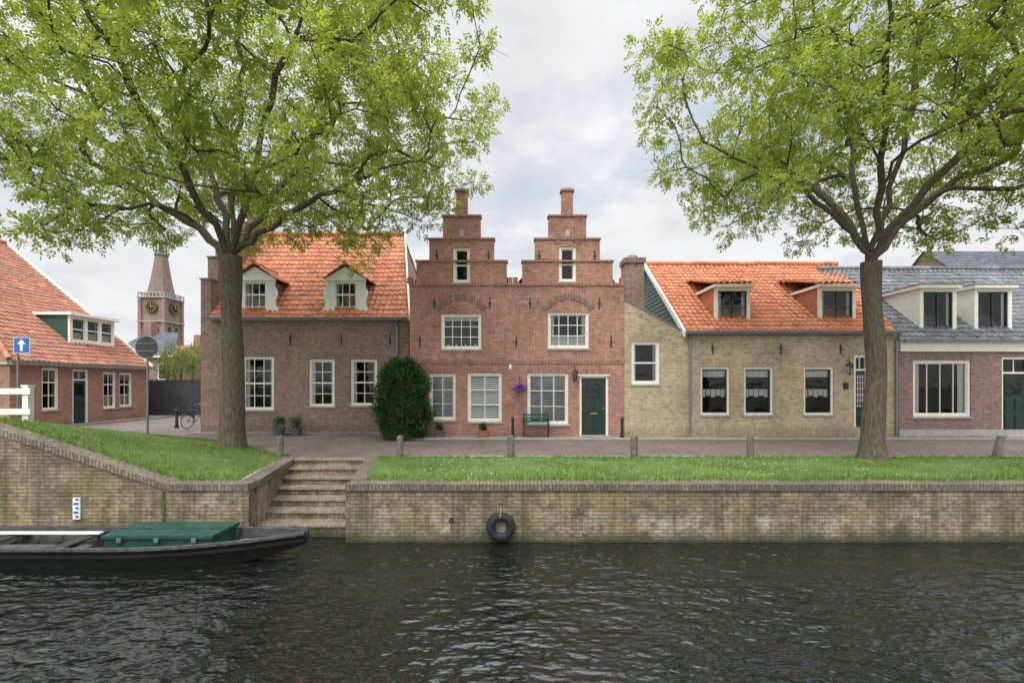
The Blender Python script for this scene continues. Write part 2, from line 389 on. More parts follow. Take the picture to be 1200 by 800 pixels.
def roofplane(mb,O,U,L,S,k,uL1=0,uR1=None,tw=.235,rh=.33,amp=.028):
    O,U,S=Vector(O),Vector(U).normalized(),Vector(S); SL=S.length; s=S/SL
    Nn=U.cross(s).normalized()
    if Nn.z<0: Nn=-Nn
    if uR1 is None: uR1=L
    umin=min(0,uL1); umax=max(L,uR1); n=6; st=tw/n
    cols=[umin+i*st for i in range(int((umax-umin)/st)+2)]
    rows=int(math.ceil(SL/rh)); lines=[]
    for r in range(rows):
        t0=r*rh; t1=min((r+1)*rh,SL); lines.append((t0,.036,r,0.02)); lines.append((t1,.0,r,.98))
    base=len(mb.v); W=len(cols); jit={}
    for (t,h,r,fr) in lines:
        f=t/SL; a=uL1*f; b=L+(uR1-L)*f
        for c in cols:
            ti=int(math.floor(c/tw)); 
            j=jit.setdefault((ti,r),random.uniform(-.009,.009))
            ph=(c/tw)%1.0; w=amp*(math.sin(2*math.pi*ph)+.25*math.sin(4*math.pi*ph))
            u=min(max(c,a),b); sag=-.05*math.sin(math.pi*(u-a)/max(b-a,.1))*math.sin(math.pi*f)+.012*math.sin(u*1.3+t*.9)
            p=O+U*u+s*(t+(j if h>0 else 0))+Nn*(h+w+j+sag); mb.v.append(tuple(p))
    mi=mb.mi(k)
    for li in range(len(lines)-1):
        t,h,r,fr=lines[li]; r2=lines[li+1][2]; f2=lines[li+1][3]
        for i in range(W-1):
            um=(cols[i]+cols[i+1])/2; f=t/SL
            if um<uL1*f-st or um>L+(uR1-L)*f+st: continue
            q=base+li*W+i
            mb.f.append((q,q+1,q+W+1,q+W)); mb.m.append(mi)
            U0=cols[i]/tw+100.001; U1=cols[i+1]/tw+100-.001
            if r2!=r: mb.uv.append([(U0,r2+.01),(U1,r2+.01),(U1,r2+.02),(U0,r2+.02)])
            else: mb.uv.append([(U0,r+fr),(U1,r+fr),(U1,r+f2),(U0,r+f2)])
def ridge(mb,p0,p1,k,r=.12,step=.38):
    p0,p1=Vector(p0),Vector(p1); L=(p1-p0).length; n=max(1,int(L/step)); d=(p1-p0)/n
    for i in range(n):
        a=p0+d*i; b=p0+d*(i+1.06); i0=len(mb.f)
        mb.cyl(a,b,r*1.0,r*1.14,k,10)
        for q in range(i0,len(mb.f)): mb.uv[q]=[(500+i*1.7+.5,.5)]*len(mb.f[q])
def arch(mb,T,uc,v0,half,rise,k1,k2,thk=.22,n=15):
    R=(half*half+rise*rise)/(2*rise); cz=v0+rise-R; a0=math.asin(half/R)
    for i in range(n):
        t0=-a0+2*a0*i/n; t1=-a0+2*a0*(i+.93)/n
        q=[]
        for w in (-.02,.022):
            for (t,rr) in ((t0,R),(t1,R),(t1,R+thk),(t0,R+thk)):
                q.append(T(uc+rr*math.sin(t),cz+rr*math.cos(t),w))
        mb.hexa(q,k1 if i%2 else k2)

# ---------------------------------------------------------------- terrain
def g(x,y):
    x=np.asarray(x,float); y=np.asarray(y,float)
    r=np.clip((-7.0-x)/3.2,0,1.3)*1.05
    f=np.clip((16.4-y)/6.9,0,1)
    return r*f
def gz(x,y): return float(g(x,y))
WY=9.3
def sL(y): return -5.38-.19*(y-WY)
def sR(y): return -3.40-.19*(y-WY)
def yb(x):
    if x>-6: return 12.9
    if x>-11: return 12.9+(-6-x)/5*2.7
    return 15.6+min(.5,(-11-x)*.2)
def groundmat(name,c1,c2,c3,scale):
    m,nt,b=newmat(name); p=pos(nt)
    col=ramp(nt,noise(nt,p,scale,6,.65),[(.3,c1),(.5,c2),(.7,c3)])
    col=mixc(nt,1.0,col,ramp(nt,noise(nt,p,scale*.15,3),[(.3,.75),(.7,1.15)]),'MULTIPLY')
    nt.links.new(col,b.inputs['Base Color']); b.inputs['Roughness'].default_value=.95
    bump(nt,noise(nt,p,scale*5,4),b,.02,.7); return m
M['lawn']=groundmat('lawn_soil',(.06,.10,.02),(.085,.15,.025),(.13,.18,.045),2.5)
M['ground']=groundmat('ground_far',(.10,.10,.07),(.13,.13,.09),(.16,.15,.11),.6)
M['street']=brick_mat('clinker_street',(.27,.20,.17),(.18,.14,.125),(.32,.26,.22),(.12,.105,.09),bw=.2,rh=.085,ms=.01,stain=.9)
M['paving']=brick_mat('pavement_slabs',(.36,.32,.28),(.28,.25,.22),(.40,.37,.32),(.15,.14,.12),bw=.3,rh=.3,ms=.01,stain=.8)
me=MB()
ys=[12.7,13.3,14,15,16,16.6,17.5,20,30,60,150,400,1200]
xs=[-1200,-400,-100,-40,-25,-16,-13,-11.5,-10.4,-9.5,-8.5,-7.5,-7,-6,0,10,30,100,400,1200]
def gridm(mb,xs,ys,k,off=0,zf=gz):
    for i in range(len(xs)-1):
        for j in range(len(ys)-1):
            q=[(xs[i],ys[j]),(xs[i+1],ys[j]),(xs[i+1],ys[j+1]),(xs[i],ys[j+1])]
            mb.poly([(a,b,zf(a,b)+off) for a,b in q],k)
gridm(me,xs,ys,'ground',-.012)
me.box(-1200,1200,-1200,1.0,-3,-.01,'ground')
me.box(-1200,1200,.9,13,-3.6,-3.0,'ground')
me.obj('ground')
st=MB()
gridm(st,[-60,-25,-16,-13,-11.5,-10.4,-9.5,-8.5,-7.5,-7,-6,-5,0,10,20,40,80],[12.6,13.3,14,15,16,16.6,17.15],'street',0)
gridm(st,[-80,-60],[12.6,17.15],'street',0)
gridm(st,[-22,-13.3],[17.15,20,30,45,60],'street',0)
gridm(st,[-13.3,-4.2],[17.15,18.7],'street',0)
st.obj('street')
pv=MB()
pv.box(-4.2,60,17.15,17.85,-.2,.05,'paving'); pv.box(-4.2,60,17.05,17.149,-.2,.055,'stone')
pv.box(-13.3,-4.2,18.7,19.35,-.2,.05,'paving')
pv.box(-22.3,-21.6,20.2,30,-.2,.05,'paving')
pv.box(-3.6,60,12.93,13.02,-.2,.03,'stone')
pv.obj('pavement')
LAWN=empty('lawn')
def lawn():
    mb=MB()
    for side in (0,1):
        nx,ny=(150,10)
        P=[]
        for j in range(ny+1):
            row=[]
            for i in range(nx+1):
                s=i/nx; t=j/ny
                if side==0: s=1-(1-s)**2; x=-45+s*(45+sL(WY)-.3)
                else: s=s*s; x=(sR(13)+.3)+s*(55)
                y1=yb(x); y=WY+.33+t*(y1-WY-.33)
                if side==0: x=min(x,sL(y)-.33)
                else: x=max(x,sR(y)+.33)
                e=min(t,1-t)*4
                z=gz(x,y)+.02+.035*min(1,e)+.02*math.sin(x*1.7+y)*math.sin(y*2.1)*min(1,e)
                row.append((x,y,z))
            P.append(row)
        for j in range(ny):
            for i in range(nx): mb.poly([P[j][i],P[j][i+1],P[j+1][i+1],P[j+1][i]],'lawn')
    mb.obj('lawn_soil',LAWN,recalc=False)
lawn()
def fastmesh(name,V,nper,mat,rnd,parent=None):
    n=len(V)//nper; me=bpy.data.meshes.new(name)
    me.vertices.add(len(V)); me.vertices.foreach_set('co',V.astype(np.float32).ravel())
    me.loops.add(len(V)); me.loops.foreach_set('vertex_index',np.arange(len(V),dtype=np.int32))
    me.polygons.add(n); me.polygons.foreach_set('loop_start',np.arange(n,dtype=np.int32)*nper)
    try: me.polygons.foreach_set('loop_total',np.full(n,nper,dtype=np.int32))
    except Exception: pass
    a=me.attributes.new('rnd','FLOAT','FACE'); a.data.foreach_set('value',rnd.astype(np.float32))
    me.materials.append(M[mat]); me.update(calc_edges=True); me.validate()
    o=bpy.data.objects.new(name,me); scene.collection.objects.link(o)
    if parent: o.parent=parent
    return o
def grass():
    N=110000
    x=rng.uniform(-17,17,N); y=rng.uniform(WY+.3,16,N)
    ybv=np.array([yb(a) for a in x]); ok=(y<ybv+rng.normal(0,.05,N)-.02)
    sl=-5.38-.19*(y-WY)-.33; sr=-3.40-.19*(y-WY)+.33
    ok&=(x<sl)|(x>sr); x=x[ok];y=y[ok]; N=len(x)
    z=g(x,y)+.02
    patch=np.sin(x*2.3+np.sin(y*3))*np.sin(y*2.7+x)*.6+np.sin(x*.8+1.3)*np.sin(y*1.4+x*.3)*.4
    h=rng.uniform(.03,.075,N)*(1+.5*patch); th=rng.uniform(0,6.28,N); w=rng.uniform(.006,.014,N)
    edge=(y<WY+.42); h=np.where(edge,h*1.5,h)
    dx=np.cos(th)*w;dy=np.sin(th)*w; lx=rng.normal(0,.03,N);ly=rng.normal(0,.03,N)-np.where(edge,.04,0)
    V=np.empty((N,3,3)); V[:,0]=np.c_[x-dx,y-dy,z];V[:,1]=np.c_[x+dx,y+dy,z];V[:,2]=np.c_[x+lx,y+ly,z+h+.02]
    fastmesh('grass_blades',V.reshape(-1,3),3,'grassb',np.clip(.1+rng.uniform(0,1,N)*.7+.3*patch,0,1),LAWN)
    n=380; cx=np.r_[rng.normal(-1,1.6,n//2),rng.normal(6.5,2.2,n//3),rng.uniform(-2,14,n-n//2-n//3)]; cy=rng.uniform(WY+.6,12.6,n)
    k=(cx>sR(9.5)+.6); cx=cx[k];cy=cy[k]; n=len(cx); cz=.085+rng.uniform(-.01,.02,n); s=rng.uniform(.005,.01,n)
    V=np.empty((n,4,3)); V[:,0]=np.c_[cx-s,cy,cz-s*.4];V[:,1]=np.c_[cx,cy-s,cz-s*.7];V[:,2]=np.c_[cx+s,cy,cz+s*.4];V[:,3]=np.c_[cx,cy+s,cz+s*.7]
    fastmesh('daisies',V.reshape(-1,3),4,'daisy',rng.uniform(0,1,n),LAWN)
grass()
def quay():
    q=empty('quay_wall'); a=MB(); c=MB()
    def seg(x0,x1,n):
        for i in range(n):
            p=x0+(x1-x0)*i/n; r=x0+(x1-x0)*(i+1)/n; zp,zr=gz(p,WY+.2),gz(r,WY+.2)
            pts=[(p,-2.9),(r,-2.9),(r,zr-.1),(p,zp-.1)]
            a.poly([(u,WY,z) for u,z in pts],'quay'); a.poly([(u,WY+.3,z) for u,z in pts],'quay')
            j0=.008*math.sin(p*1.9); j1=.008*math.sin(r*1.9)
            c.hexa([(p,WY-.035,zp-.1),(r,WY-.035,zr-.1),(r,WY+.33,zr-.1),(p,WY+.33,zp-.1),(p,WY-.035,zp+.035+j0),(r,WY-.035,zr+.035+j1),(r,WY+.33,zr+.035+j1),(p,WY+.33,zp+.035+j0)],'quaycap')
    seg(-300,-20,3); seg(-20,-7,26); seg(-7,sL(WY)-.0,2); seg(sR(WY),22,44); seg(22,300,3)
    for (f,sg) in ((sL,-1),(sR,1)):
        y0,y1=WY+.001,12.75
        w=.34*sg
        for (z0,z1,k,mb,e) in ((-2.9,-.09,'quay',a,0),(-.09,.045,'quaycap',c,.02)):
            x=[(f(y0)-e*sg,y0+.36 if k=='quaycap' else y0+.31),(f(y0)+w,y0+.36 if k=='quaycap' else y0+.31),(f(y1)+w,y1),(f(y1)-e*sg,y1)]
            mb.hexa([(p[0],p[1],z0) for p in x]+[(p[0],p[1],z1) for p in x],k)
        a.poly([(f(WY),WY,-2.9),(f(WY+.31),WY+.31,-2.9),(f(WY+.31),WY+.31,-.1),(f(WY),WY,-.1)],'quay')
    x=FX(678,WY); z=FZ(612,WY); n=16
    for i in range(n):
        t0=2*math.pi*i/n; t1=2*math.pi*(i+.85)/n; q_=[]
        for w in (WY-.018,WY+.01):
            for t,r in ((t0,.2),(t1,.2),(t1,.29),(t0,.29)): q_.append((x+r*math.cos(t),w,z+r*math.sin(t)))
        a.hexa(q_,'quay')
    a.box(-7.14,-7.08,WY-.012,WY+.01,-1.6,-.12,'wet')
    a.obj('wall_face',q); c.obj('coping',q)
    nb=MB(); nb.box(-300,300,1.0,1.3,-3,.0,'quay'); nb.obj('near_wall',q)
quay()
def steps():
    mb=MB(); n=7; top=.03; y1=12.7; yf=WY+.12; tr=(12.35-yf)/6.6; rs=(top+1.09)/7
    for k in range(n):
        z=top-rs*k if k else top
        ya=12.35-tr*k; yb_=(y1 if k==0 else 12.35-tr*(k-1)+.02)
        for (zz0,zz1,k_,e) in ((-2.5,z-.05,'quay',0.035),(z-.05,z,'stepbrick',0)):
            p=[(sL(ya+e)+.003,ya+e),(sR(ya+e)-.003,ya+e),(sR(yb_)-.003,yb_),(sL(yb_)+.003,yb_)]
            mb.hexa([(a,b,zz0) for a,b in p]+[(a,b,zz1) for a,b in p],k_)
    mb.obj('stone_steps',bevel=.008)
steps()
def water():
    m,nt,b=newmat('canal_water'); p=pos(nt)
    b.inputs['Base Color'].default_value=(.006,.008,.006,1); b.inputs['Roughness'].default_value=.03; b.inputs['IOR'].default_value=1.6
    mp=nd(nt,'ShaderNodeMapping'); mp.inputs['Scale'].default_value=(.8,1.5,1); mp.inputs['Rotation'].default_value=(0,0,.15); nt.links.new(p,mp.inputs[0])
    n1=noise(nt,mp.outputs[0],3.4,2,.5); n2=noise(nt,mp.outputs[0],9,2,.5)
    n0=noise(nt,mp.outputs[0],1.1,1,.5)
    big=ramp(nt,noise(nt,p,.3,2),[(.36,.35),(.64,1)])
    h=math_(nt,'MULTIPLY',math_(nt,'ADD',math_(nt,'ADD',n1,math_(nt,'MULTIPLY',n2,.2)),math_(nt,'MULTIPLY',n0,.5)),big)
    bump(nt,h,b,.16,1.0)
    M['water']=m
    mb=MB(); mb.poly([(-300,1.3,-1.15),(300,1.3,-1.15),(300,9.6,-1.15),(-300,9.6,-1.15)],'water'); mb.obj('canal_water',recalc=False)
water()

# ---------------------------------------------------------------- houses
def anchor(mb,T,u,v,h=.45):
    mb.box(u-.018,u+.018,v-h/2,v+h/2,.0,.035,'black',T); mb.box(u-.06,u+.06,v-.018,v+.018,.001,.03,'black',T)
def gutter(mb,x0,x1,y,z,k='lead'):
    mb.box(x0,x1,y-.14,y,z-.1,z+.01,k); mb.box(x0,x1,y-.165,y-.14,z-.03,z+.025,k)
def lantern(x,y,z):
    l=MB()
    l.tube([(x,y,z+.1),(x,y-.22,z+.14),(x,y-.22,z+.02)],.012,'black')
    l.cyl((x,y-.22,z-.38),(x,y-.22,z-.08),.07,.11,'glass',6); l.cyl((x,y-.22,z-.08),(x,y-.22,z+.06),.14,.02,'black',6); l.cyl((x,y-.22,z-.42),(x,y-.22,z-.38),.05,.08,'black',6)
    for i in range(6):
        a=i*math.pi/3; l.tube([(x+.07*math.cos(a),y-.22+.07*math.sin(a),z-.38),(x+.11*math.cos(a),y-.22+.11*math.sin(a),z-.08)],.009,'black',4)
    l.obj('wall_lantern')
def centre():
    D=17.8; e=empty('stepped_gable_house'); T=frontT(D); X=lambda p:FX(p,D); Z=lambda p:FZ(p,D)
    w=MB(); win=MB(); rects=[(-4.0,4.4,-.3,Z(332))]
    caps=[]
    for cx in (X(541),X(665)):
        z0=Z(332)
        for hw,zt in ((X(718)-X(665),Z(307)),(X(703)-X(665),Z(281)),(X(687)-X(665),Z(254)),(.22,Z(224))):
            rects.append((cx-hw,cx+hw,z0,zt)); caps.append((cx,hw,zt)); z0=zt
    H=[]
    W=[(531,551,290,331,1,2,'side',None,1),(655,675,289,330,1,2,'side',None,1),
       (517,564,368,409,4,3,'plants',None,None),(642,690,366,408,4,3,'half',None,None),
       (503,534,438,492,2,3,'blind','redcap',None),(548,588,437,494,2,3,'blind','redcap',None),(618,666,437,497,3,3,'blind','redcap',None)]
    for a,b,c,d,co,ro,cu,li,sp in W:
        h=(X(a),X(b),Z(d),Z(c)); H.append(h); window(win,T,*h,cols=co,rows=ro,cur=cu,lintel=li,split=sp,fw=.08,sk='cream')
    dd=(X(679),X(713),0.05,Z(440)); H.append(dd)
    dm=MB(); door(dm,T,*dd,trans=0.0); dm.box(dd[0]-.1,dd[1]+.1,dd[3]+.043,dd[3]+.24,-.02,.006,'redcap',T)
    dm.box(dd[0]-.05,dd[1]+.05,dd[3]-.02,dd[3]+.04,-.02,.05,'cream',T)
    wall(w,T,rects,H,'red')
    for cx,hw,zt in caps:
        if hw<.3:
            w.box(cx-hw-.05,cx+hw+.05,zt+.002,zt+.07,-.36,.05,'redcap',T); w.box(cx-.15,cx+.15,zt+.072,zt+.14,-.3,.0,'stone',T); continue
        w.box(cx-hw-.04,cx+hw+.04,zt+.002,zt+.075,-.34,.04,'redcap',T)
    w.box(-4.0,4.4,Z(426),Z(423),-.02,.03,'redcap',T); w.box(-4.0,4.4,Z(335),Z(332)+.01,-.31,.035,'redcap',T)
    for p,h in ((540.5,25),(666,26)): arch(w,T,X(p),Z(364),h/29.94,.45,'redcap','browncap')
    for p in (541,665): arch(w,T,X(p),Z(287),.42,.2,'redcap','browncap',.14,9)
    for p in (480,598,604,730): w.box(X(p)-.09,X(p)+.09,Z(332)+.012,Z(325),-.3,.03,'redcap',T)
    for p,y in ((509,355),(574,355),(621,355),(702,355),(512,300),(573,300),(632,300),(697,300),(492,400),(605,400),(716,400)): anchor(w,T,X(p),Z(y))
    for p in (541,665): w.box(X(p)-.09,X(p)+.09,Z(278),Z(270),-.02,.04,'stone',T)
    w.box(X(596.6),X(599.4),Z(432),Z(427),-.01,.02,'white',T)
    w.box(-4.0,-3.7,D+.301,D+9,-.3,Z(333),'red'); w.box(4.1,4.4,D+.301,D+9,-.3,Z(333),'red'); w.box(-3.7,4.1,D+8.7,D+9,-.3,Z(333),'red')
    w.obj('walls',e); win.obj('windows',e); dm.obj('door',e)
    r=MB()
    for cx in (X(541),X(665)):
        for sx in (-1,1): roofplane(r,(cx+sx*2.08,D+.32,5.9),(0,1,0),8.8,(-sx*2.08,0,2.45),'oldtile')
        ridge(r,(cx,D+.32,8.38),(cx,D+9,8.38),'oldtile')
        r.poly([(cx-2.08,D+9,5.9),(cx+2.08,D+9,5.9),(cx,D+9,8.35)],'red')
    r.obj('roof',e)
    lantern(X(673),D,Z(434))
centre()
def lefthouse():
    D=19.3; e=empty('brick_house'); T=frontT(D); X=lambda p:FX(p,D); Z=lambda p:FZ(p,D)
    w=MB(); win=MB(); H=[]
    for a,b,c,d,co,ro,cu in ((284,321,418,480,3,4,'side'),(362,392,421,476,2,4,'side'),(411,442,421,475,2,4,'side')):
        h=(X(a),X(b),Z(d),Z(c)); H.append(h); window(win,T,*h,cols=co,rows=ro,cur=cu,lintel='browncap',split=2)
    wall(w,T,[(-13.2,X(479),-.3,4.75)],H,'brown')
    w.box(-12.8,X(479),4.752,4.9,-.3,.12,'cream',T)
    w.box(-13.2,X(479),.0,.35,-.02,.02,'browncap',T)
    S=lambda u,v,ww:(-13.2-ww,u,v)
    z=[(19.301,19.75,6.5),(19.75,20.25,7.55),(20.25,21.0,8.35),(21.0,21.8,9.1),(21.8,22.7,9.8),(22.7,23.9,11.0),(23.9,24.8,9.8),(24.8,25.6,9.1),(25.6,26.4,8.35),(26.4,27.3,6.6)]
    rects=[(19.301,27.3,-.3,4.74)]+[(a,b,4.74,h) for a,b,h in z]
    wall(w,S,rects,[],'brown',.42)
    for a,b,h in z: w.box(a-.03,b+.03,h+.002,h+.07,-.46,.04,'browncap',S)
    w.box(X(479)-.3,X(479),D+.301,D+8,-.3,4.75,'brown'); w.box(-12.78,X(479)-.3,D+7.7,D+8,-.3,4.75,'brown')
    rx=-5.55
    w.poly([(X(479),D,4.75),(X(479),D+8,4.75),(rx,D+4,9.5)],'brown')
    for u in (X(268),X(340),X(400),X(457)): anchor(w,T,u,Z(398),.5)
    w.obj('walls',e); win.obj('windows',e)
    r=MB()
    roofplane(r,(-12.78,D-.2,4.78),(1,0,0),12.78+X(480),(0,4.2,4.92),'orange',0,12.78+rx)
    roofplane(r,(-12.78,D+8.2,4.78),(1,0,0),12.78+X(480),(0,-4.2,4.92),'orange',0,12.78+rx)
    ridge(r,(-12.78,D+4,9.73),(rx,D+4,9.73),'orange')
    a=Vector((X(480)+.02,D-.25,4.72)); b=Vector((rx+.02,D+4,9.72))
    r.hexa([a,a+Vector((.07,0,0)),b+Vector((.07,0,0)),b,a+Vector((0,0,.3)),a+Vector((.07,0,.3)),b+Vector((.07,0,.3)),b+Vector((0,0,.3))],'cream')
    gutter(r,-12.78,X(479),D-.18,4.85)
    r.tube([(X(466),D-.2,4.7),(X(466),D-.07,4.5),(X(466),D-.07,.1)],.045,'zinc',8)
    r.obj('roof',e)
    for cp,nm in ((405,'dormer_right'),(299,'dormer_left')):
        Dd=19.5; Td=frontT(Dd); cx=FX(cp,Dd); d=MB(); zb=FZ(376,Dd); zt=FZ(329,Dd); hw=.5
        h=(cx-hw,cx+hw,zb+.05,zt-.03)
        wall(d,Td,[(cx-hw-.2,cx+hw+.2,zb,zt+.0)],[h],'white',.1)
        window(d,Td,*h,cols=3,rows=3,cur='side',fk='white',sill=False,th=.1,rd=.7,rec=.05,fw=.05,split=2,e=.05,sk='white')
        H_=zt-zb
        for sg in (-1,1):
            prof=[(0,0),(.42,0),(.47,.08),(.44,.2),(.33,.30),(.22,.38),(.2,.48),(.24,.56),(.3,.62),(.3,.72),(.24,.80),(.16,.84),(.14,.92),(.2,1),(0,1)]
            P=[Td(cx+sg*(hw+.201+pu*.8),zb+pv*H_,.02) for pu,pv in prof]
            d.extr(P,(0,.1,0),'white')
        d.box(cx-hw-.36,cx+hw+.36,zt+.002,zt+.08,-.1,.1,'white',Td)
        pk=zt+.72; hwo=hw+.42
        d.extr([Td(cx-hwo+.05,zt+.082,.03),Td(cx+hwo-.05,zt+.082,.03),Td(cx,pk-.12,.03)],(0,.08,0),'white')
        d.box(cx-hw-.2,cx-hw-.12,zb,zt,-1.9,-.101,'lead',Td); d.box(cx+hw+.12,cx+hw+.2,zb,zt,-1.9,-.101,'lead',Td)
        for sg in (-1,1):
            roofplane(d,(cx+sg*hwo,Dd-.16,zt+.06),(0,1,0),2.5,(-sg*hwo,0,pk-zt-.06),'orange',tw=.2,rh=.28)
        ridge(d,(cx,Dd-.18,pk+.03),(cx,Dd+2.3,pk+.03),'orange',.08,.3)
        d.obj(nm,e)
lefthouse()
def yellow():
    D=17.8; e=empty('yellow_brick_house'); T=frontT(D); X=lambda p:FX(p,D); Z=lambda p:FZ(p,D)
    w=MB(); win=MB(); H=[]
    h=(X(740),X(773),Z(450),Z(400)); window(win,T,*h,cols=1,rows=2,cur='side',lintel='yellowcap',split=1,fw=.09); H.append(h)
    for a,b in ((821,855),(872,906),(942,977)):
        h=(X(a),X(b),Z(486),Z(430)); window(win,T,*h,cols=1,rows=1,cur='lace',lintel='yellowcap',fw=.08,sk='green'); H.append(h)
    dd=(X(1001),X(1018),.05,Z(416)); H.append(dd); dm=MB(); door(dm,T,*dd,trans=.45,lattice=True)
    x0,x1=4.401,X(1050); xg=X(804)
    wall(w,T,[(x0,x1,-.3,Z(391))],H,'yellow')
    w.extr([T(x0,Z(391)+.002,-.002),T(xg,Z(391)+.002,-.002),T(x0,Z(352),-.002)],(0,.28,0),'yellow')
    a=Vector(T(x0,Z(352)+.01,.02)); b=Vector(T(xg,Z(391)+.01,.02))
    w.hexa([a,b,b+Vector((0,.34,0)),a+Vector((0,.34,0)),a+Vector((0,0,.07)),b+Vector((0,0,.07)),b+Vector((0,.34,.07)),a+Vector((0,.34,.07))],'lead')
    w.box(xg,x1,Z(398),Z(392),-.02,.03,'yellowcap',T)
    w.box(x0,x1,.02,.4,-.02,.018,'yellowcap',T)
    n=20; RZ=8.0; EZ=Z(391)
    for i in range(n):
        za=EZ+(RZ-EZ)*i/n; zb_=EZ+(RZ-EZ)*(i+1)/n
        ya=5.2*(i/n); 
        w.hexa([(xg-.03,D+ya,za),(xg-.03,D+10.4-ya,za),(xg+.1,D+10.4-ya,za),(xg+.1,D+ya,za),(xg,D+ya+.2,zb_),(xg,D+10.2-ya,zb_),(xg+.1,D+10.2-ya,zb_),(xg+.1,D+ya+.2,zb_)],'dgreen')
    w.box(xg,xg+.28,D+.301,D+10.4,-.3,EZ-.01,'yellow'); w.box(x1-.3,x1,D+.301,D+10.4,-.3,EZ-.01,'yellow'); w.box(xg+.28,x1-.3,D+10.1,D+10.4,-.3,EZ-.01,'yellow')
    for p in (835,915,985): anchor(w,T,X(p),Z(409),.4)
    w.box(X(988),X(994),Z(456),Z(448),.0,.02,'black',T)
    w.obj('walls',e); win.obj('windows',e); dm.obj('door',e)
    r=MB()
    roofplane(r,(xg-.1,D-.2,EZ-.02),(1,0,0),x1-xg+.1,(0,5.4,4.1),'orange',0,16.4-xg+.1)
    roofplane(r,(xg-.1,D+10.6,EZ-.02),(1,0,0),x1-xg+.1,(0,-5.4,4.1),'orange',0,16.4-xg+.1)
    ridge(r,(xg-.1,D+5.2,RZ+.14),(16.4,D+5.2,RZ+.14),'orange')
    a=Vector((xg-.18,D-.25,EZ-.15)); b=Vector((xg-.18,D+5.2,RZ-.02)); c=Vector((xg-.18,D+10.6,EZ-.15))
    for p,q in ((a,b),(b,c)):
        r.hexa([p,p+Vector((.07,0,0)),q+Vector((.07,0,0)),q,p+Vector((0,0,.27)),p+Vector((.07,0,.27)),q+Vector((.07,0,.27)),q+Vector((0,0,.27))],'white')
    gutter(r,xg-.1,x1,D-.18,EZ+.06)
    r.tube([(X(808),D-.2,EZ-.05),(X(808),D-.07,EZ-.25),(X(808),D-.07,.1)],.045,'zinc',8)
    r.tube([(X(1049),D-.2,EZ-.05),(X(1049),D-.07,EZ-.25),(X(1049),D-.07,.1)],.045,'zinc',8)
    r.obj('roof',e)
    for a,b,nm in ((838,879,'dormer_left'),(960,1003,'dormer_right')):
        Dd=18.6; Td=frontT(Dd); d=MB(); u0,u1=FX(a,Dd),FX(b,Dd); zb=FZ(383,Dd); zt=FZ(337,Dd)
        h=(u0+.08,u1-.08,zb+.1,zt-.08)
        wall(d,Td,[(u0,u1,zb,zt)],[h],'cream',.12); window(d,Td,*h,cols=2,rows=2,cur='side',sill=False,th=.12,rd=.8,rec=.05,fw=.05,sk='green',e=.01)
        d.box(u0-.12,u1+.12,zt+.002,zt+.11,-2.0,.18,'cream',Td)
        roofplane(d,(u0-.16,Dd-.22,zt+.14),(1,0,0),u1-u0+.32,(0,3.0,.75),'orange')
        for ux in (u0-.01,u1-.05): d.extr([(ux,Dd+.121,zb-.1),(ux,Dd+.121,zt),(ux,Dd+2.2,zt),(ux,Dd+2.2,zt-.2)],(.06,0,0),'terra')
        d.obj(nm,e)
    c=MB(); cx0,cx1=FX(733,19.5),FX(755,19.5)
    c.box(cx0,cx1,19.5,20.3,2,FZ(308,19.5),'brown'); c.box(cx0-.06,cx1+.06,19.44,20.36,FZ(308,19.5)+.002,FZ(302,19.5),'browncap')
    c.cyl(((cx0+cx1)/2,19.9,FZ(302,19.5)),((cx0+cx1)/2,19.9,FZ(297,19.5)),.28,.2,'lead',12)
    c.obj('chimney',e)
    lantern(X(991),D,Z(426))
yellow()
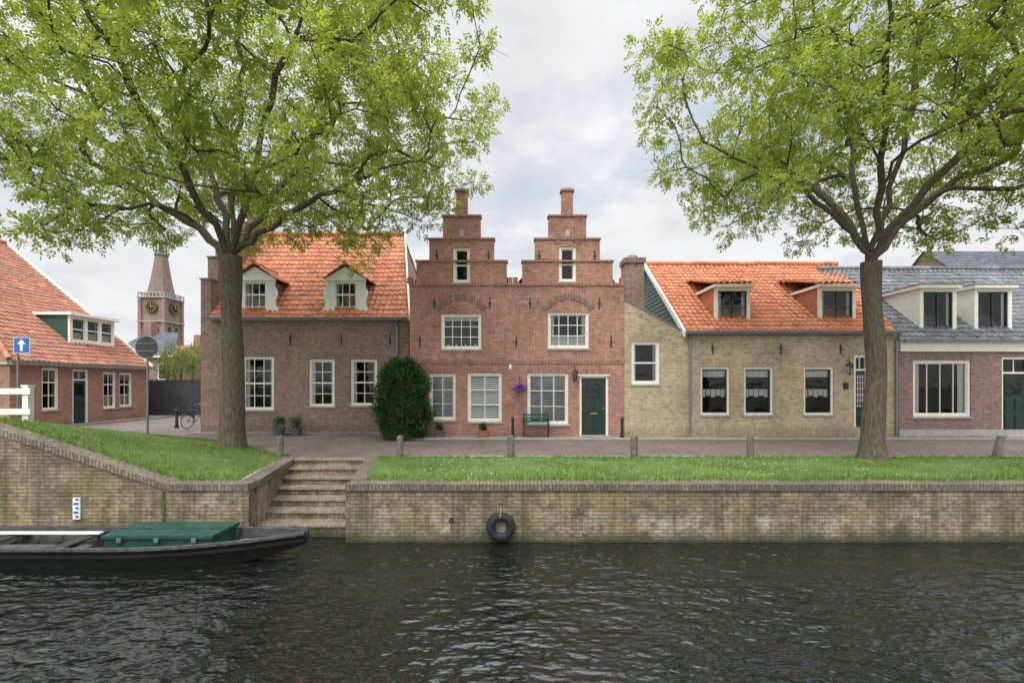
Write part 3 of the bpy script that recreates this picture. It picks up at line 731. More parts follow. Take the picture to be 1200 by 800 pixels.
def righthouse():
    D=17.8; e=empty('brick_house'); T=frontT(D); X=lambda p:FX(p,D); Z=lambda p:FZ(p,D)
    w=MB(); win=MB(); x0,x1=X(1053),25.5; ct=Z(402); H=[]
    h=(X(1070),X(1138),Z(488),Z(422)); H.append(h); window(win,T,*h,cols=4,rows=1,cur='side',lintel='browncap',fw=.1,sill=True)
    dd=(X(1174),X(1208),.05,Z(418)); H.append(dd); dm=MB(); door(dm,T,*dd,trans=.5)
    h=(X(1235),X(1290),Z(488),Z(422)); H.append(h); window(win,T,*h,cols=3,rows=1,cur='side',lintel='browncap',fw=.1)
    wall(w,T,[(x0,x1,-.3,Z(412))],H,'plum')
    w.box(x0,x1,Z(412)+.002,ct,-.3,.1,'cream',T); w.box(x0,x1,ct+.002,ct+.1,-.3,.22,'cream',T)
    w.box(x0,x0+.3,D+.301,D+9,-.3,ct,'plum'); w.box(x1-.3,x1,D+.301,D+9,-.3,ct,'plum'); w.box(x0,x1,.02,.3,-.02,.02,'stone',T)
    w.obj('walls',e); win.obj('windows',e); dm.obj('door',e)
    r=MB(); roofplane(r,(x0-.02,D-.12,ct+.06),(1,0,0),x1-x0,(0,4.8,4.0),'grey',0,x1-x0); roofplane(r,(x0-.02,D+9.5,ct+.06),(1,0,0),x1-x0,(0,-4.8,4.0),'grey',0,x1-x0)
    ridge(r,(x0,D+4.7,ct+4.1),(x1,D+4.7,ct+4.1),'grey')
    r.box(x0,x1,D-.3,D-.221,ct+.03,ct+.13,'lead'); r.obj('roof',e)
    for a,b,nm in ((1078,1121,'dormer_left'),(1142,1186,'dormer_right')):
        Dd=18.4; Td=frontT(Dd); d=MB(); u0,u1=FX(a,Dd),FX(b,Dd); zb=FZ(394,Dd); zt=FZ(338,Dd)
        h=(u0+.1,u1-.1,zb+.08,zt-.08)
        wall(d,Td,[(u0,u1,zb,zt)],[h],'cream',.12); window(d,Td,*h,cols=2,rows=1,cur='side',sill=False,th=.12,rd=.8,rec=.05,fw=.05,fk='cream',sk='green',e=.0)
        d.box(u0-.12,u1+.12,zt+.002,zt+.14,-2.9,.14,'cream',Td); d.box(u0-.15,u1+.15,zt+.142,zt+.17,-3.0,.17,'lead',Td)
        d.box(u0,u0+.08,zb,zt,-2.8,-.121,'cream',Td); d.box(u1-.08,u1,zb,zt,-2.8,-.121,'cream',Td)
        d.obj(nm,e)
    e2=empty('slate_roof_house'); s=MB(); s.box(30,42,28,38,-.3,7.4,'plum'); roofplane(s,(29.8,27.8,7.3),(1,0,0),12.4,(0,5.2,4.4),'slate',0,12.4,tw=.3,rh=.3,amp=.008); roofplane(s,(29.8,38.2,7.3),(1,0,0),12.4,(0,-5.2,4.4),'slate',0,12.4,tw=.3,rh=.3,amp=.008)
    s.poly([(30,28,7.4),(30,38,7.4),(30,33,11.7)],'plum'); s.box(29.5,30.0,27.6,38.4,7.1,7.3,'white'); s.obj('body',e2)
righthouse()
def farleft():
    e=empty('brick_house'); T=lambda u,v,w:(-22.3+w,u,v); Y=lambda p:22.3*F/(600-p)
    w=MB(); win=MB(); H=[]
    for a,b,c,d,cu in ((49,69,431,480,'side'),(121,136,436,478,'half'),(140,155,437,476,'half')):
        ym=(Y(a)+Y(b))/2; h=(Y(a),Y(b),FZ(d,ym),FZ(c,ym)); H.append(h); window(win,T,*h,cols=2,rows=3,cur=cu,lintel='browncap',split=2)
    ym=23.5; dd=(Y(85),Y(104),.03,FZ(433,ym)); H.append(dd); dm=MB(); door(dm,T,*dd,trans=.4)
    wall(w,T,[(20.2,27.8,-.3,2.95)],H,'rust'); w.box(20.2,27.8,2.952,3.12,-.3,.14,'cream',T)
    w.box(-38,-22.601,20.2,20.5,-.3,2.95,'rust'); w.box(-38,-22.3,20.1,20.5,2.952,3.12,'cream'); w.box(-38,-22.601,27.5,27.8,-.3,2.95,'rust')
    w.poly([(-22.3,27.8,3.1),(-31.1,27.8,10.5),(-40,27.8,3.1)],'rust')
    w.obj('walls',e); win.obj('windows',e); dm.obj('door',e)
    r=MB(); roofplane(r,(-22.1,20.0,3.12),(0,1,0),7.9,(-9,0,7.55),'oldtile',3.6,7.9)
    roofplane(r,(-40,20.0,3.12),(1,0,0),17.9,(0,3.6,7.55),'oldtile',9,9)
    ridge(r,(-22.1,20.0,3.2),(-31.1,23.6,10.75),'orange',.1); ridge(r,(-31.1,23.6,10.75),(-31.1,27.9,10.75),'orange')
    r.box(-22.12,-22.02,20,28,3.0,3.13,'lead')
    a=Vector((-22.05,27.9,3.0)); b=Vector((-31.1,27.9,10.6)); r.hexa([a,a+Vector((0,.07,0)),b+Vector((0,.07,0)),b,a+Vector((0,0,.25)),a+Vector((0,.07,.25)),b+Vector((0,.07,.25)),b+Vector((0,0,.25))],'cream')
    r.obj('roof',e)
    d=MB(); Td=lambda u,v,w:(-23.5+w,u,v); u0,u1=24.2,26.9; zb,zt=4.15,5.75
    hs=[(u0+.1+i*.86,u0+.1+i*.86+.8,zb+.25,zt-.1) for i in range(3)]
    wall(d,Td,[(u0,u1,zb,zt)],hs,'cream',.12)
    for h in hs: window(d,Td,*h,cols=1,rows=2,cur='half',sill=False,th=.12,rd=.6,rec=.05,fw=.05,split=1,e=.0)
    d.box(u0-.15,u1+.15,zt+.002,zt+.15,-3.2,.2,'white',Td)
    for u in (u0,u1-.1): d.box(u,u+.1,zb-.2,zt,-2.9,-.121,'dgreen',Td)
    d.obj('dormer',e)
farleft()
def church():
    e=empty('church_tower'); D=118; cx=-90.9; cy=D; hw=3.0; m=MB(); top=FZ(350,D)
    m.box(cx-hw,cx+hw,cy-hw,cy+hw,0,top,'brown')
    for sx in (-1,1):
        for sy in (-1,1): m.box(cx+sx*hw-.4,cx+sx*hw+.4,cy+sy*hw-.4,cy+sy*hw+.4,0,top+.01,'plum')
    for z in (top-.3,top-6.4): m.box(cx-hw-.55,cx+hw+.55,cy-hw-.55,cy+hw+.55,z,z+.3,'stone')
    for i in range(8):
        for s in (-1,1):
            u=-hw-.3+i*(2*hw+.6)/7
            m.box(cx+u-.1,cx+u+.1,cy+s*(hw+.35)-.08,cy+s*(hw+.35)+.08,top+.05,top+.9,'stone'); m.box(cx+s*(hw+.35)-.08,cx+s*(hw+.35)+.08,cy+u-.1,cy+u+.1,top+.05,top+.9,'stone')
    for s in (-1,1):
        m.box(cx-hw-.5,cx+hw+.5,cy+s*(hw+.35)-.12,cy+s*(hw+.35)+.12,top+.9,top+1.1,'stone'); m.box(cx+s*(hw+.35)-.12,cx+s*(hw+.35)+.12,cy-hw-.5,cy+hw+.5,top+.9,top+1.1,'stone')
    def louvre(T):
        for u in (-1.2,1.2):
            pts=[T(u-.55,top-11,.05),T(u+.55,top-11,.05),T(u+.55,top-8,.05)]+[T(u+.55*math.cos(a),top-8+.55*math.sin(a),.05) for a in (.5,1.0,1.57,2.1,2.6)]+[T(u-.55,top-8,.05)]
            m.poly(pts,'dark')
            for k in range(6): m.box(u-.55,u+.55,top-10.8+k*.5,top-10.65+k*.5,.04,.18,'lead',T)
        n=28; R0=1.55; zc=top-2.6
        for R,w,k in ((R0,.42,'black'),(R0*.84,.46,'dark')):
            m.poly([T(R*math.cos(2*math.pi*i/n),zc+R*math.sin(2*math.pi*i/n),w) for i in range(n)],k)
        for i in range(12):
            a=i*math.pi/6; c,s=math.cos(a),math.sin(a); r0,r1,b_=1.0,1.4,.07
            q=[(r0*c-b_*s,r0*s+b_*c),(r1*c-b_*s,r1*s+b_*c),(r1*c+b_*s,r1*s-b_*c),(r0*c+b_*s,r0*s-b_*c)]
            m.hexa([T(x,zc+y,.49) for x,y in q]+[T(x,zc+y,.54) for x,y in q],'gold')
        m.box(-.07,.07,zc-.1,zc+1.1,.56,.6,'gold',T); m.box(-.07,.8,zc-.07,zc+.07,.61,.65,'gold',T)
    louvre(lambda u,v,w:(cx+u,cy-hw-w,v)); louvre(lambda u,v,w:(cx+hw+w,cy+u,v))
    m.obj('tower',e)
    s=MB(); zt=FZ(300,D)
    s.rings([(cx,cy,top+.2),(cx,cy,top+1.5),(cx,cy,top+5),(cx,cy,zt)],[3.3,2.9,2.2,1.35],'spire',8)
    z=zt
    s.rings([(cx,cy,z),(cx,cy,z+.4)],[1.6,1.6],'copper',8)
    for i in range(8):
        a=i*math.pi/4+.2; s.cyl((cx+1.1*math.cos(a),cy+1.1*math.sin(a),z+.4),(cx+1.1*math.cos(a),cy+1.1*math.sin(a),z+3.4),.14,.14,'copper',6)
    s.rings([(cx,cy,z+.4),(cx,cy,z+3.4)],[.55,.55],'spire',8)
    s.rings([(cx,cy,z+3.4),(cx,cy,z+3.7),(cx,cy,z+4.3),(cx,cy,z+5.0),(cx,cy,z+5.6),(cx,cy,z+6.4),(cx,cy,z+7.6)],[1.45,1.35,1.1,.6,.55,.35,.06],'copper',10)
    s.rings([(cx,cy,z+7.5),(cx,cy,z+9.6)],[.06,.05],'black',5); s.box(cx-.5,cx+.5,cy-.04,cy+.04,z+8.6,z+8.72,'gold')
    s.obj('spire',e)
church()
def farthings():
    e=empty('townhouse'); m=MB(); D=52; x0,x1=FX(128,D),FX(204,D); 
    m.box(x0,x1,D,D+8,0,5.4,'plum'); roofplane(m,(x0-.2,D-.2,5.3),(1,0,0),x1-x0+.4,(0,4.2,3.1),'slate',1.2,x1-x0-2.2,tw=.3,amp=.01)
    m.box(x0-.2,x1+.2,D-.4,D-.2,5.1,5.35,'white'); m.box(x0+1.5,x0+2.4,D+3,D+4,7,9.6,'plum')
    for i in range(3): m.box(x0+1+i*2.3,x0+2+i*2.3,D-.04,D+.02,2.6,4.4,'white'); 
    for i in range(3): m.box(x0+1.1+i*2.3,x0+1.9+i*2.3,D-.06,D-.03,2.7,4.3,'dark')
    m.obj('body',e)
    e=empty('townhouse'); m=MB(); D=70; x0,x1=FX(150,D),FX(262,D)
    m.box(x0,x1,D,D+9,0,5.3,'rust'); roofplane(m,(x0-.2,D-.2,5.2),(1,0,0),x1-x0+.4,(0,4.6,3.2),'oldtile',0,x1-x0,tw=.35,amp=.02); m.box(x0+8,x0+9,D+3,D+4,7,10,'rust'); m.obj('body',e)
    f=MB(); D=29.5; x0,x1=-25.5,-13
    n=int((x1-x0)/.16)
    for i in range(n):
        x=x0+i*.16; f.box(x,x+.145,D,D+.03,.05,2.3+.01*math.sin(i*3.1),'fence')
    for z in (.4,1.9): f.box(x0,x1,D+.031,D+.09,z,z+.1,'fence')
    f.box(x0,x1,D-.04,D+.1,2.33,2.38,'fence'); f.obj('wooden_fence')
farthings()

# ---------------------------------------------------------------- foliage & trees
def leafcloud(centers,radii,per,leaf,rachis=True,seed=1,droop=.35,flat=.8):
    r=np.random.default_rng(seed); K=len(centers); C=np.repeat(centers,per,axis=0); R=np.repeat(radii,per)
    n=len(C); d=r.normal(0,1,(n,3)); d/=np.linalg.norm(d,axis=1)[:,None]
    rr=R*r.uniform(.1,1,n)**.6; P=C+d*rr[:,None]*np.array([1,1,flat])
    axis=d+np.array([0,0,-droop])+r.normal(0,.45,(n,3)); axis/=np.linalg.norm(axis,axis=1)[:,None]
    side=np.cross(axis,np.array([0,0,1.])+r.normal(0,.5,(n,3))); side/=np.linalg.norm(side,axis=1)[:,None]
    V=[];RN=[]; base=r.uniform(0,1,n)
    offs=[(.0,1),(.0,-1),(.9,1),(.9,-1),(1.8,1),(1.8,-1),(2.5,0)] if rachis else [(0,0)]
    for o,s in offs:
        L=leaf*r.uniform(.8,1.2,n); w=L*.23 if rachis else L*.3
        dirv=axis*(.55 if s else 1)+side*s*.85; dirv+=r.normal(0,.15,(n,3)); dirv/=np.linalg.norm(dirv,axis=1)[:,None]
        p0=P+axis*(o*leaf*.6)
        wv=np.cross(dirv,np.cross(axis,side)+r.normal(0,.35,(n,3))); wv/=np.linalg.norm(wv,axis=1)[:,None]
        q=np.empty((n,4,3)); q[:,0]=p0; q[:,1]=p0+dirv*(L*.45)[:,None]+wv*w[:,None]; q[:,2]=p0+dirv*L[:,None]; q[:,3]=p0+dirv*(L*.45)[:,None]-wv*w[:,None]
        V.append(q.reshape(-1,3)); RN.append(np.clip(base*.6+r.uniform(0,.4,n),0,1))
    return np.concatenate(V),np.concatenate(RN)
def pnoise(p,s):
    return (math.sin(p[0]*1.1+s)+math.sin(p[1]*1.3+2*s+p[0]*.4)+math.sin(p[2]*1.7+3*s+p[1]*.5)+math.sin((p[0]-p[2])*.9+s*5))/4
def make_tree(name,trunk,tr,limbs,cc,cr,ntar,seed,per,keep):
    R=random.Random(seed); e=empty(name)
    P=[];par=[];pl=[];chains=[];hand=[]
    def addchain(pi,pts,radii=None):
        ch=[] if pi is None else [pi]
        for i,p in enumerate(pts):
            p=Vector(p); prev=ch[-1] if ch else None
            P.append(p); par.append(-1 if prev is None else prev); pl.append(0 if prev is None else pl[prev]+(p-P[prev]).length)
            hand.append(radii[i] if radii else 0); ch.append(len(P)-1)
        chains.append(ch); return ch
    def smooth(pts,n=5):
        pts=[Vector(p) for p in pts]; out=[]
        for i in range(len(pts)-1):
            p0=pts[max(i-1,0)];p1=pts[i];p2=pts[i+1];p3=pts[min(i+2,len(pts)-1)]
            for k in range(n):
                t=k/n; out.append(.5*((2*p1)+(p2-p0)*t+(2*p0-5*p1+4*p2-p3)*t*t+(3*p1-p0-3*p2+p3)*t**3))
        out.append(pts[-1]); return out
    # trunk: resampled at even heights so the ring frame never flips
    zs=[p[2] for p in trunk]; n=26
    tp=[];rr=[]
    for i in range(n):
        z=zs[0]+(zs[-1]-zs[0])*i/(n-1)
        x=float(np.interp(z,zs,[p[0] for p in trunk])); y=float(np.interp(z,zs,[p[1] for p in trunk]))
        tp.append(Vector((x+.02*math.sin(z*1.3+seed),y+.02*math.sin(z*1.7),z))); rr.append(float(np.interp(z,zs,tr))*(1+.03*math.sin(z*3.1+seed)))
    tc=addchain(None,tp,rr)
    for fr,pts in limbs:
        pi=tc[min(int(fr*(len(tc)-1)),len(tc)-1)]
        sp=smooth([P[pi]]+list(pts),4)[1:]
        addchain(pi,[p+Vector((R.gauss(0,.05),R.gauss(0,.05),R.gauss(0,.05))) for p in sp])
    tg=[]
    while len(tg)<ntar:
        d=Vector((R.gauss(0,1),R.gauss(0,1),R.gauss(0,1))).normalized(); f=R.uniform(.22,1)**.5
        bulge=1+.12*pnoise(d*4,seed)
        p=Vector((cc[0]+d.x*cr[0]*f*bulge,cc[1]+d.y*cr[1]*f*bulge,cc[2]+d.z*cr[2]*f*bulge))
        if not keep(p): continue
        if pnoise(p*1.0,seed)<-.30: continue
        if any((p-q).length<.72 for q in tg): 
            if R.random()<.9: continue
        tg.append(p)
    tg.sort(key=lambda p:(p-tp[-1]).length)
    nfree=int(len(tp)*.85)
    for T in tg:
        A=np.array([list(q) for q in P]); d=np.linalg.norm(A-np.array(T),axis=1); c=d*1.0+.22*np.array(pl)
        c[:nfree]+=50; 
        hz=A[:,2]-T.z; c+=np.clip(hz,0,10)*.8
        bi=int(np.argmin(c)); p0=P[bi]; dist=(T-p0).length
        pr=par[bi]; tan=(p0-P[pr]).normalized() if pr>=0 else Vector((0,0,1))
        c1=p0+(tan*.55+Vector((0,0,.35)))*dist*.4; ns=max(2,int(dist/.4)); pts=[]
        for k in range(1,ns+1):
            t=k/ns; q=p0*(1-t)**2+c1*2*t*(1-t)+T*t*t
            if k<ns: q=q+Vector((R.gauss(0,.035),R.gauss(0,.035),R.gauss(0,.035)))
            pts.append(q)
        addchain(bi,pts)
    tips=[c[-1] for c in chains[1:]]
    ex=2.0; acc=[0]*len(P)
    for i in tips: acc[i]+=.012**ex
    for i in range(len(P)-1,0,-1):
        if acc[i]==0: acc[i]=.010**ex
        if par[i]>=0: acc[par[i]]+=acc[i]
    rad=[hand[i] if hand[i]>0 else a**(1/ex) for i,a in enumerate(acc)]
    mb=MB()
    for ci,ch in enumerate(chains):
        if len(ch)<2: continue
        r=[rad[i] for i in ch]
        if ci>0: r[0]=min(r[0]*.9,r[1]*1.15)
        mb.rings([P[i] for i in ch],r,'bark',16 if ci==0 else (8 if r[1]>.06 else 5),cap=(ci==0))
    for t in tg:
        for k in range(6):
            d=Vector((R.gauss(0,1),R.gauss(0,1),R.gauss(0,.7))).normalized()*R.uniform(.4,.8)
            mb.rings([t-d*.1,t+d*.5+Vector((0,0,.06)),t+d],[.009,.006,.003],'bark',3,cap=False)
    mb.obj('trunk_and_branches',e,smooth=True,recalc=False)
    CT=np.array([list(t) for t in tg]); rad_=np.array([R.uniform(.4,.9) for _ in CT])
    V,rn=leafcloud(CT,rad_,per,.124,seed=seed)
    fastmesh('foliage',V,4,'leaf',rn,e)
    return e
bx,by=FX(272,13.6),13.6; bz=gz(bx,by)
def keepL(p):
    h=math.hypot(p.x-bx,p.y-by)
    return p.z>6.15+max(0,(3.4-h))*.95 and p.y>7.2 and p.y<19.5
make_tree('ash_tree',[(bx,by,bz-.3),(bx,by,bz+.1),(bx+.0,by,bz+.6),(bx+.04,by,2.2),(bx-.02,by,4.2),(bx,by,5.9)],[.50,.42,.335,.295,.275,.29],
 [(1,[(bx+.9,by-.2,6.5),(bx+2.2,by-.5,7.1),(bx+3.8,by-.8,7.7),(bx+5.6,by-1,8.3)]),
  (.93,[(bx-.9,by+.3,6.5),(bx-2.3,by+.2,7.5),(bx-4.2,by,8.6),(bx-5.8,by,9.3)]),
  (1,[(bx-.05,by+.1,7.5),(bx-.1,by+.3,9.5),(bx+.1,by+.3,11.8),(bx,by+.2,14)]),
  (1,[(bx+.5,by+.5,7.2),(bx+1.3,by+1.3,9.2),(bx+2.4,by+2,11.5)]),
  (1,[(bx-.3,by-.8,7.0),(bx-.8,by-2.2,9),(bx-1.2,by-3.6,10.6)]),
  (.97,[(bx-.6,by+.6,7.4),(bx-1.8,by+1.5,9.5),(bx-2.8,by+2.2,12)]),
  (1,[(bx+.8,by-.7,7.1),(bx+2.2,by-2.0,9.3),(bx+3.6,by-3,11)])],
 (bx+.1,by-.2,10.6),(7.6,5.7,5.3),450,11,46,keepL)
b2x,b2y=FX(1024,12.4),12.4
def keepR(p):
    h=math.hypot(p.x-b2x,p.y-b2y)
    return p.z>6.3+max(0,(3.8-h))*1.0 and p.y>7.0 and p.y<18.2
make_tree('ash_tree',[(b2x-.02,b2y,-.3),(b2x-.02,b2y,.1),(b2x,b2y,.6),(b2x+.05,b2y,2.2),(b2x-.03,b2y,4.0),(b2x-.05,b2y,5.4)],[.46,.37,.28,.24,.225,.24],
 [(1,[(b2x-.7,b2y-.1,6.1),(b2x-1.7,b2y-.2,7.0),(b2x-3.1,b2y-.4,7.6),(b2x-4.9,b2y-.5,8.4)]),
  (.9,[(b2x-.2,b2y+.2,7),(b2x-.45,b2y+.3,9),(b2x-.8,b2y+.4,11.5)]),
  (1,[(b2x+.5,b2y+.1,7),(b2x+.9,b2y,9),(b2x+1.4,b2y,12)]),
  (1,[(b2x+.9,b2y+.4,6.4),(b2x+2.4,b2y+.5,7.6),(b2x+4.4,b2y+.4,8.6)]),
  (1,[(b2x-.6,b2y-1.0,7.0),(b2x-1.6,b2y-2.4,9.3),(b2x-2.4,b2y-3.3,10.8)]),
  (1,[(b2x+.6,b2y-1,7.0),(b2x+1.8,b2y-2.6,9),(b2x+2.6,b2y-3.5,10.5)]),
  (1,[(b2x-.3,b2y+1.2,7.5),(b2x-1.4,b2y+2.8,9.8)])],
 (b2x+.8,b2y,10.3),(6.9,5.3,4.7),370,23,44,keepR)
def shrub():
    e=empty('shrub'); D=17.15; cx=FX(472,D); m=MB()
    for i in range(9):
        a=i*.7; m.rings([(cx+.15*math.cos(a),D+.1*math.sin(a),0),(cx+.3*math.cos(a),D+.2*math.sin(a),1),(cx+.45*math.cos(a),D+.3*math.sin(a),2.1)],[.04,.03,.012],'bark',6)
    m.obj('stems',e)
    C=[];Rr=[]
    for _ in range(420):
        z=random.uniform(.15,2.95); pr=np.interp(z,[0,.5,1.2,2.0,2.6,3.1],[.78,.98,1.08,1.0,.72,.2])
        a=random.uniform(0,6.283); f=random.uniform(.55,1)*(1+.11*pnoise(Vector((math.cos(a)*4,math.sin(a)*4,z*3)),3))
        C.append((cx+math.cos(a)*pr*f,D+math.sin(a)*pr*f*.62,z)); Rr.append(random.uniform(.12,.24))
    V,rn=leafcloud(np.array(C),np.array(Rr),85,.075,False,5,.2,1); V[:,2]=np.maximum(V[:,2],.03); fastmesh('foliage',V,4,'shrub',rn,e)
shrub()
def pot(x,y,r,h,plant,k='potgrey',gz0=.0,leafk='shrub'):
    e=empty('potted_plant'); m=MB()
    m.rings([(x,y,gz0),(x,y,gz0+h*.9),(x,y,gz0+h*.901),(x,y,gz0+h),(x,y,gz0+h+.001),(x,y,gz0+h+.002)],[r*.72,r*.95,r*1.06,r*1.08,r*.92,r*.9],k,16); m.obj('pot',e)
    n=14; C=np.array([(x,y,gz0+h+plant*.85)]*1+[tuple(Vector((x,y,gz0+h+plant*.85))+Vector((random.gauss(0,1),random.gauss(0,1),random.gauss(0,1))).normalized()*plant*.6) for _ in range(n)])
    V,rn=leafcloud(C,np.full(len(C),plant*.5),90,.04,False,int(abs(x*100)),.1,1); fastmesh('foliage',V,4,leafk,rn,e)
D=18.4
pot(FX(327,D),D,.26,.33,.26); pot(FX(347,D),D,.26,.33,.27)
pot(FX(515,17.3),17.3,.22,.26,.16,'potgrey',.05); pot(FX(566,17.3),17.3,.22,.26,.17,'terra',.05)
def basket():
    e=empty('hanging_flower_basket'); D=17.5; x=FX(609,D); z=FZ(456,D); m=MB()
    m.tube([(x,17.8,z+.5),(x,D,z+.5),(x,D,z+.38)],.012,'black'); 
    for a in (0,2.1,4.2): m.tube([(x,D,z+.4),(x+.17*math.cos(a),D+.17*math.sin(a),z)],.005,'black',4)
    m.rings([(x,D,z-.14),(x,D,z-.08),(x,D,z)],[.05,.14,.18],'rope',12); m.obj('basket',e)
    C=np.array([(x+random.gauss(0,.12),D+random.gauss(0,.08),z+.05+random.gauss(0,.05)) for _ in range(16)])
    V,rn=leafcloud(C,np.full(16,.1),60,.045,False,9,.2,1); fastmesh('flowers',V,4,'petal',rn,e)
    V,rn=leafcloud(C-np.array([0,0,.06]),np.full(16,.1),15,.04,False,10,.5,1); fastmesh('leaves',V,4,'shrub',rn,e)
basket()
def fartrees():
    C=[];R_=[]
    for (px,D,z,r) in ((196,44,4.2,1.7),(212,46,4.0,2.0),(226,45,4.4,1.7),(204,48,5.0,1.5),(240,50,4.6,2.2),(180,60,4.5,2)):
        x=FX(px,D)
        for k in range(22):
            d=Vector((random.gauss(0,1),random.gauss(0,1),random.gauss(0,1))).normalized()*r*random.uniform(.4,1); C.append((x+d.x,D+d.y,z+d.z)); R_.append(.55)
    V,rn=leafcloud(np.array(C),np.array(R_),70,.17,False,4,.1,1); e=empty('distant_trees'); fastmesh('foliage',V,4,'farleaf',rn,e)
    m=MB()
    for px,D in ((196,44),(212,46),(226,45),(204,48),(240,50),(180,60)): m.cyl((FX(px,D),D,0),(FX(px,D),D,4),.18,.1,'bark',8)
    m.obj('trunks',e)
fartrees()

# ---------------------------------------------------------------- street furniture
for px,py,lean in ((328,527,0),(468,530,.02),(599,531,-.01),(743,533,.01),(879,533,0),(1167,537,.16)):
    y=12.85; x=FX(px,y); m=MB(); z=gz(x,y)
    m.rings([(x,y,z-.1),(x+lean*.5,y,z+.3),(x+lean,y,z+.56),(x+lean*1.02,y,z+.62)],[.105,.1,.095,.07],'wood',9); m.obj('wooden_bollard')
for px,D in ((207,21.5),(601,17.3),(729,17.3)):
    x=FX(px,D); m=MB(); h=.95 if D>20 else .85
    m.rings([(x,D,0),(x,D,.12),(x,D,.13),(x,D,h-.15),(x,D,h-.14),(x,D,h-.1),(x,D,h)],[.09,.09,.06,.05,.075,.075,.02],'black',12); m.obj('iron_bollard')
def bench():
    D=17.45; x=FX(628,D); m=MB(); z0=.05
    for i in range(4): m.box(x-.5,x+.5,D-.28+i*.1,D-.28+i*.1+.07,z0+.43,z0+.455,'dgreen')
    for i in range(3): m.box(x-.5,x+.5,D+.14+i*.02,D+.165+i*.02,z0+.55+i*.12,z0+.63+i*.12,'dgreen')
    for s in (-1,1):
        a=x+s*.47
        m.tube([(a,D-.28,z0),(a,D-.25,z0+.42),(a,D+.12,z0+.42),(a,D+.2,z0+.92)],.018,'black'); m.tube([(a,D+.12,z0+.42),(a,D+.2,z0)],.018,'black')
        m.tube([(a,D-.26,z0+.42),(a,D-.3,z0+.62),(a,D-.1,z0+.68),(a,D+.15,z0+.66)],.016,'black')
    m.obj('garden_bench')
bench()
def signs():
    D=16.0; x=FX(173,D); z=FZ(407,D); m=MB(); zb=gz(x,D)
    m.tube([(x,D,zb),(x,D,z+.42)],.035,'zinc',10); m.cyl((x,D-.05,z),(x,D-.035,z),.39,.39,'signgrey',32); m.torus((x,D-.042,z),.39,.014,'zinc')
    m.box(x-.3,x+.3,D-.075,D-.051,z+.12,z+.15,'zinc'); m.box(x-.3,x+.3,D-.075,D-.051,z-.15,z-.12,'zinc'); m.obj('traffic_sign')
    D=15.2; x=FX(21,D); m=MB(); zb=gz(x,D); xs_=FX(27.5,D); z=FZ(404.5,D); 
    m.tube([(x,D,zb),(x,D,z+.3)],.03,'zinc',10)
    m.box(xs_-.27,xs_+.27,D-.055,D-.035,z-.27,z+.27,'white'); m.box(xs_-.25,xs_+.25,D-.062,D-.056,z-.25,z+.25,'signblue')
    m.extr([(xs_-.045,D-.067,z-.19),(xs_+.045,D-.067,z-.19),(xs_+.045,D-.067,z+.03),(xs_+.14,D-.067,z+.03),(xs_,D-.067,z+.2),(xs_-.14,D-.067,z+.03),(xs_-.045,D-.067,z+.03)],(0,.004,0),'white')
    z2=z-.56; nv=Vector((.62,.78,0)); c=Vector((x,D,z2)); m.cyl(c+nv*.035,c+nv*.05,.2,.2,'signred',24); m.obj('traffic_sign')
signs()
def railing():
    m=MB()
    for (x,y) in ((FX(33,12.4),12.4),(-15.6,12.2),(-18,12.0),(-20.4,11.8)):
        zb=gz(x,y); m.box(x-.08,x+.08,y-.08,y+.08,zb-.2,2.0,'white'); m.box(x-.1,x+.1,y-.1,y+.1,2.0,2.05,'white')
    a=FX(40,12.4)
    for z in (1.8,1.25): m.hexa([(-21,11.72,z),(a,12.33,z),(a,12.29,z),(-21,11.66,z),(-21,11.72,z+.16),(a,12.33,z+.16),(a,12.29,z+.16),(-21,11.66,z+.16)],'white')
    m.obj('white_railing')
railing()
def bicycle():
    e=empty('bicycle'); m=MB(); D=21.6; X0=FX(231,D); ang=math.radians(80)
    c,s=math.cos(ang),math.sin(ang)
    def L(a,z,o=0): return (X0+a*c-o*s,D+a*s+o*c,z)
    for a in (-.53,.53):
        n=28
        m.rings([L(a+.33*math.cos(2*math.pi*i/n),.35+.33*math.sin(2*math.pi*i/n)) for i in range(n+1)],[.018]*(n+1),'rubber',6,cap=False)
        for i in range(12):
            t=math.pi*2*i/12; m.tube([L(a,.35),L(a+.32*math.cos(t),.35+.32*math.sin(t))],.003,'chrome',3)
        m.rings([L(a+.37*math.cos(t),.35+.37*math.sin(t)) for t in [.3+i*.3 for i in range(9)]],[.02]*9,'bike',5)
    for pts in ([(-.53,.35),(-.1,.3)],[(-.1,.3),(-.22,.85)],[(-.1,.3),(.38,.78)],[(-.2,.72),(.36,.86)],[(-.53,.35),(-.2,.74)],[(.53,.35),(.36,.95)]):
        m.tube([L(*q) for q in pts],.017,'bike')
    m.tube([L(-.22,.85),L(-.24,.95)],.012,'chrome'); m.hexa([L(-.4,.94,-.1),L(-.1,.94,-.03),L(-.1,.94,.03),L(-.4,.94,.1),L(-.4,1.0,-.1),L(-.1,.98,-.03),L(-.1,.98,.03),L(-.4,1.0,.1)],'black')
    m.tube([L(.36,.95),L(.34,1.1)],.012,'chrome'); m.tube([L(.15,1.08,-.3),L(.33,1.12,-.2),L(.36,1.1,0),L(.33,1.12,.2),L(.15,1.08,.3)],.013,'chrome')
    m.tube([L(-.8,.75),L(-.3,.75)],.012,'black'); m.tube([L(-.1,.3,-.1),L(-.1,.3,.1)],.012,'chrome'); m.tube([L(-.1,.3,.1),L(0,.16,.1)],.012,'chrome')
    m.obj('frame_and_wheels',e)
bicycle()
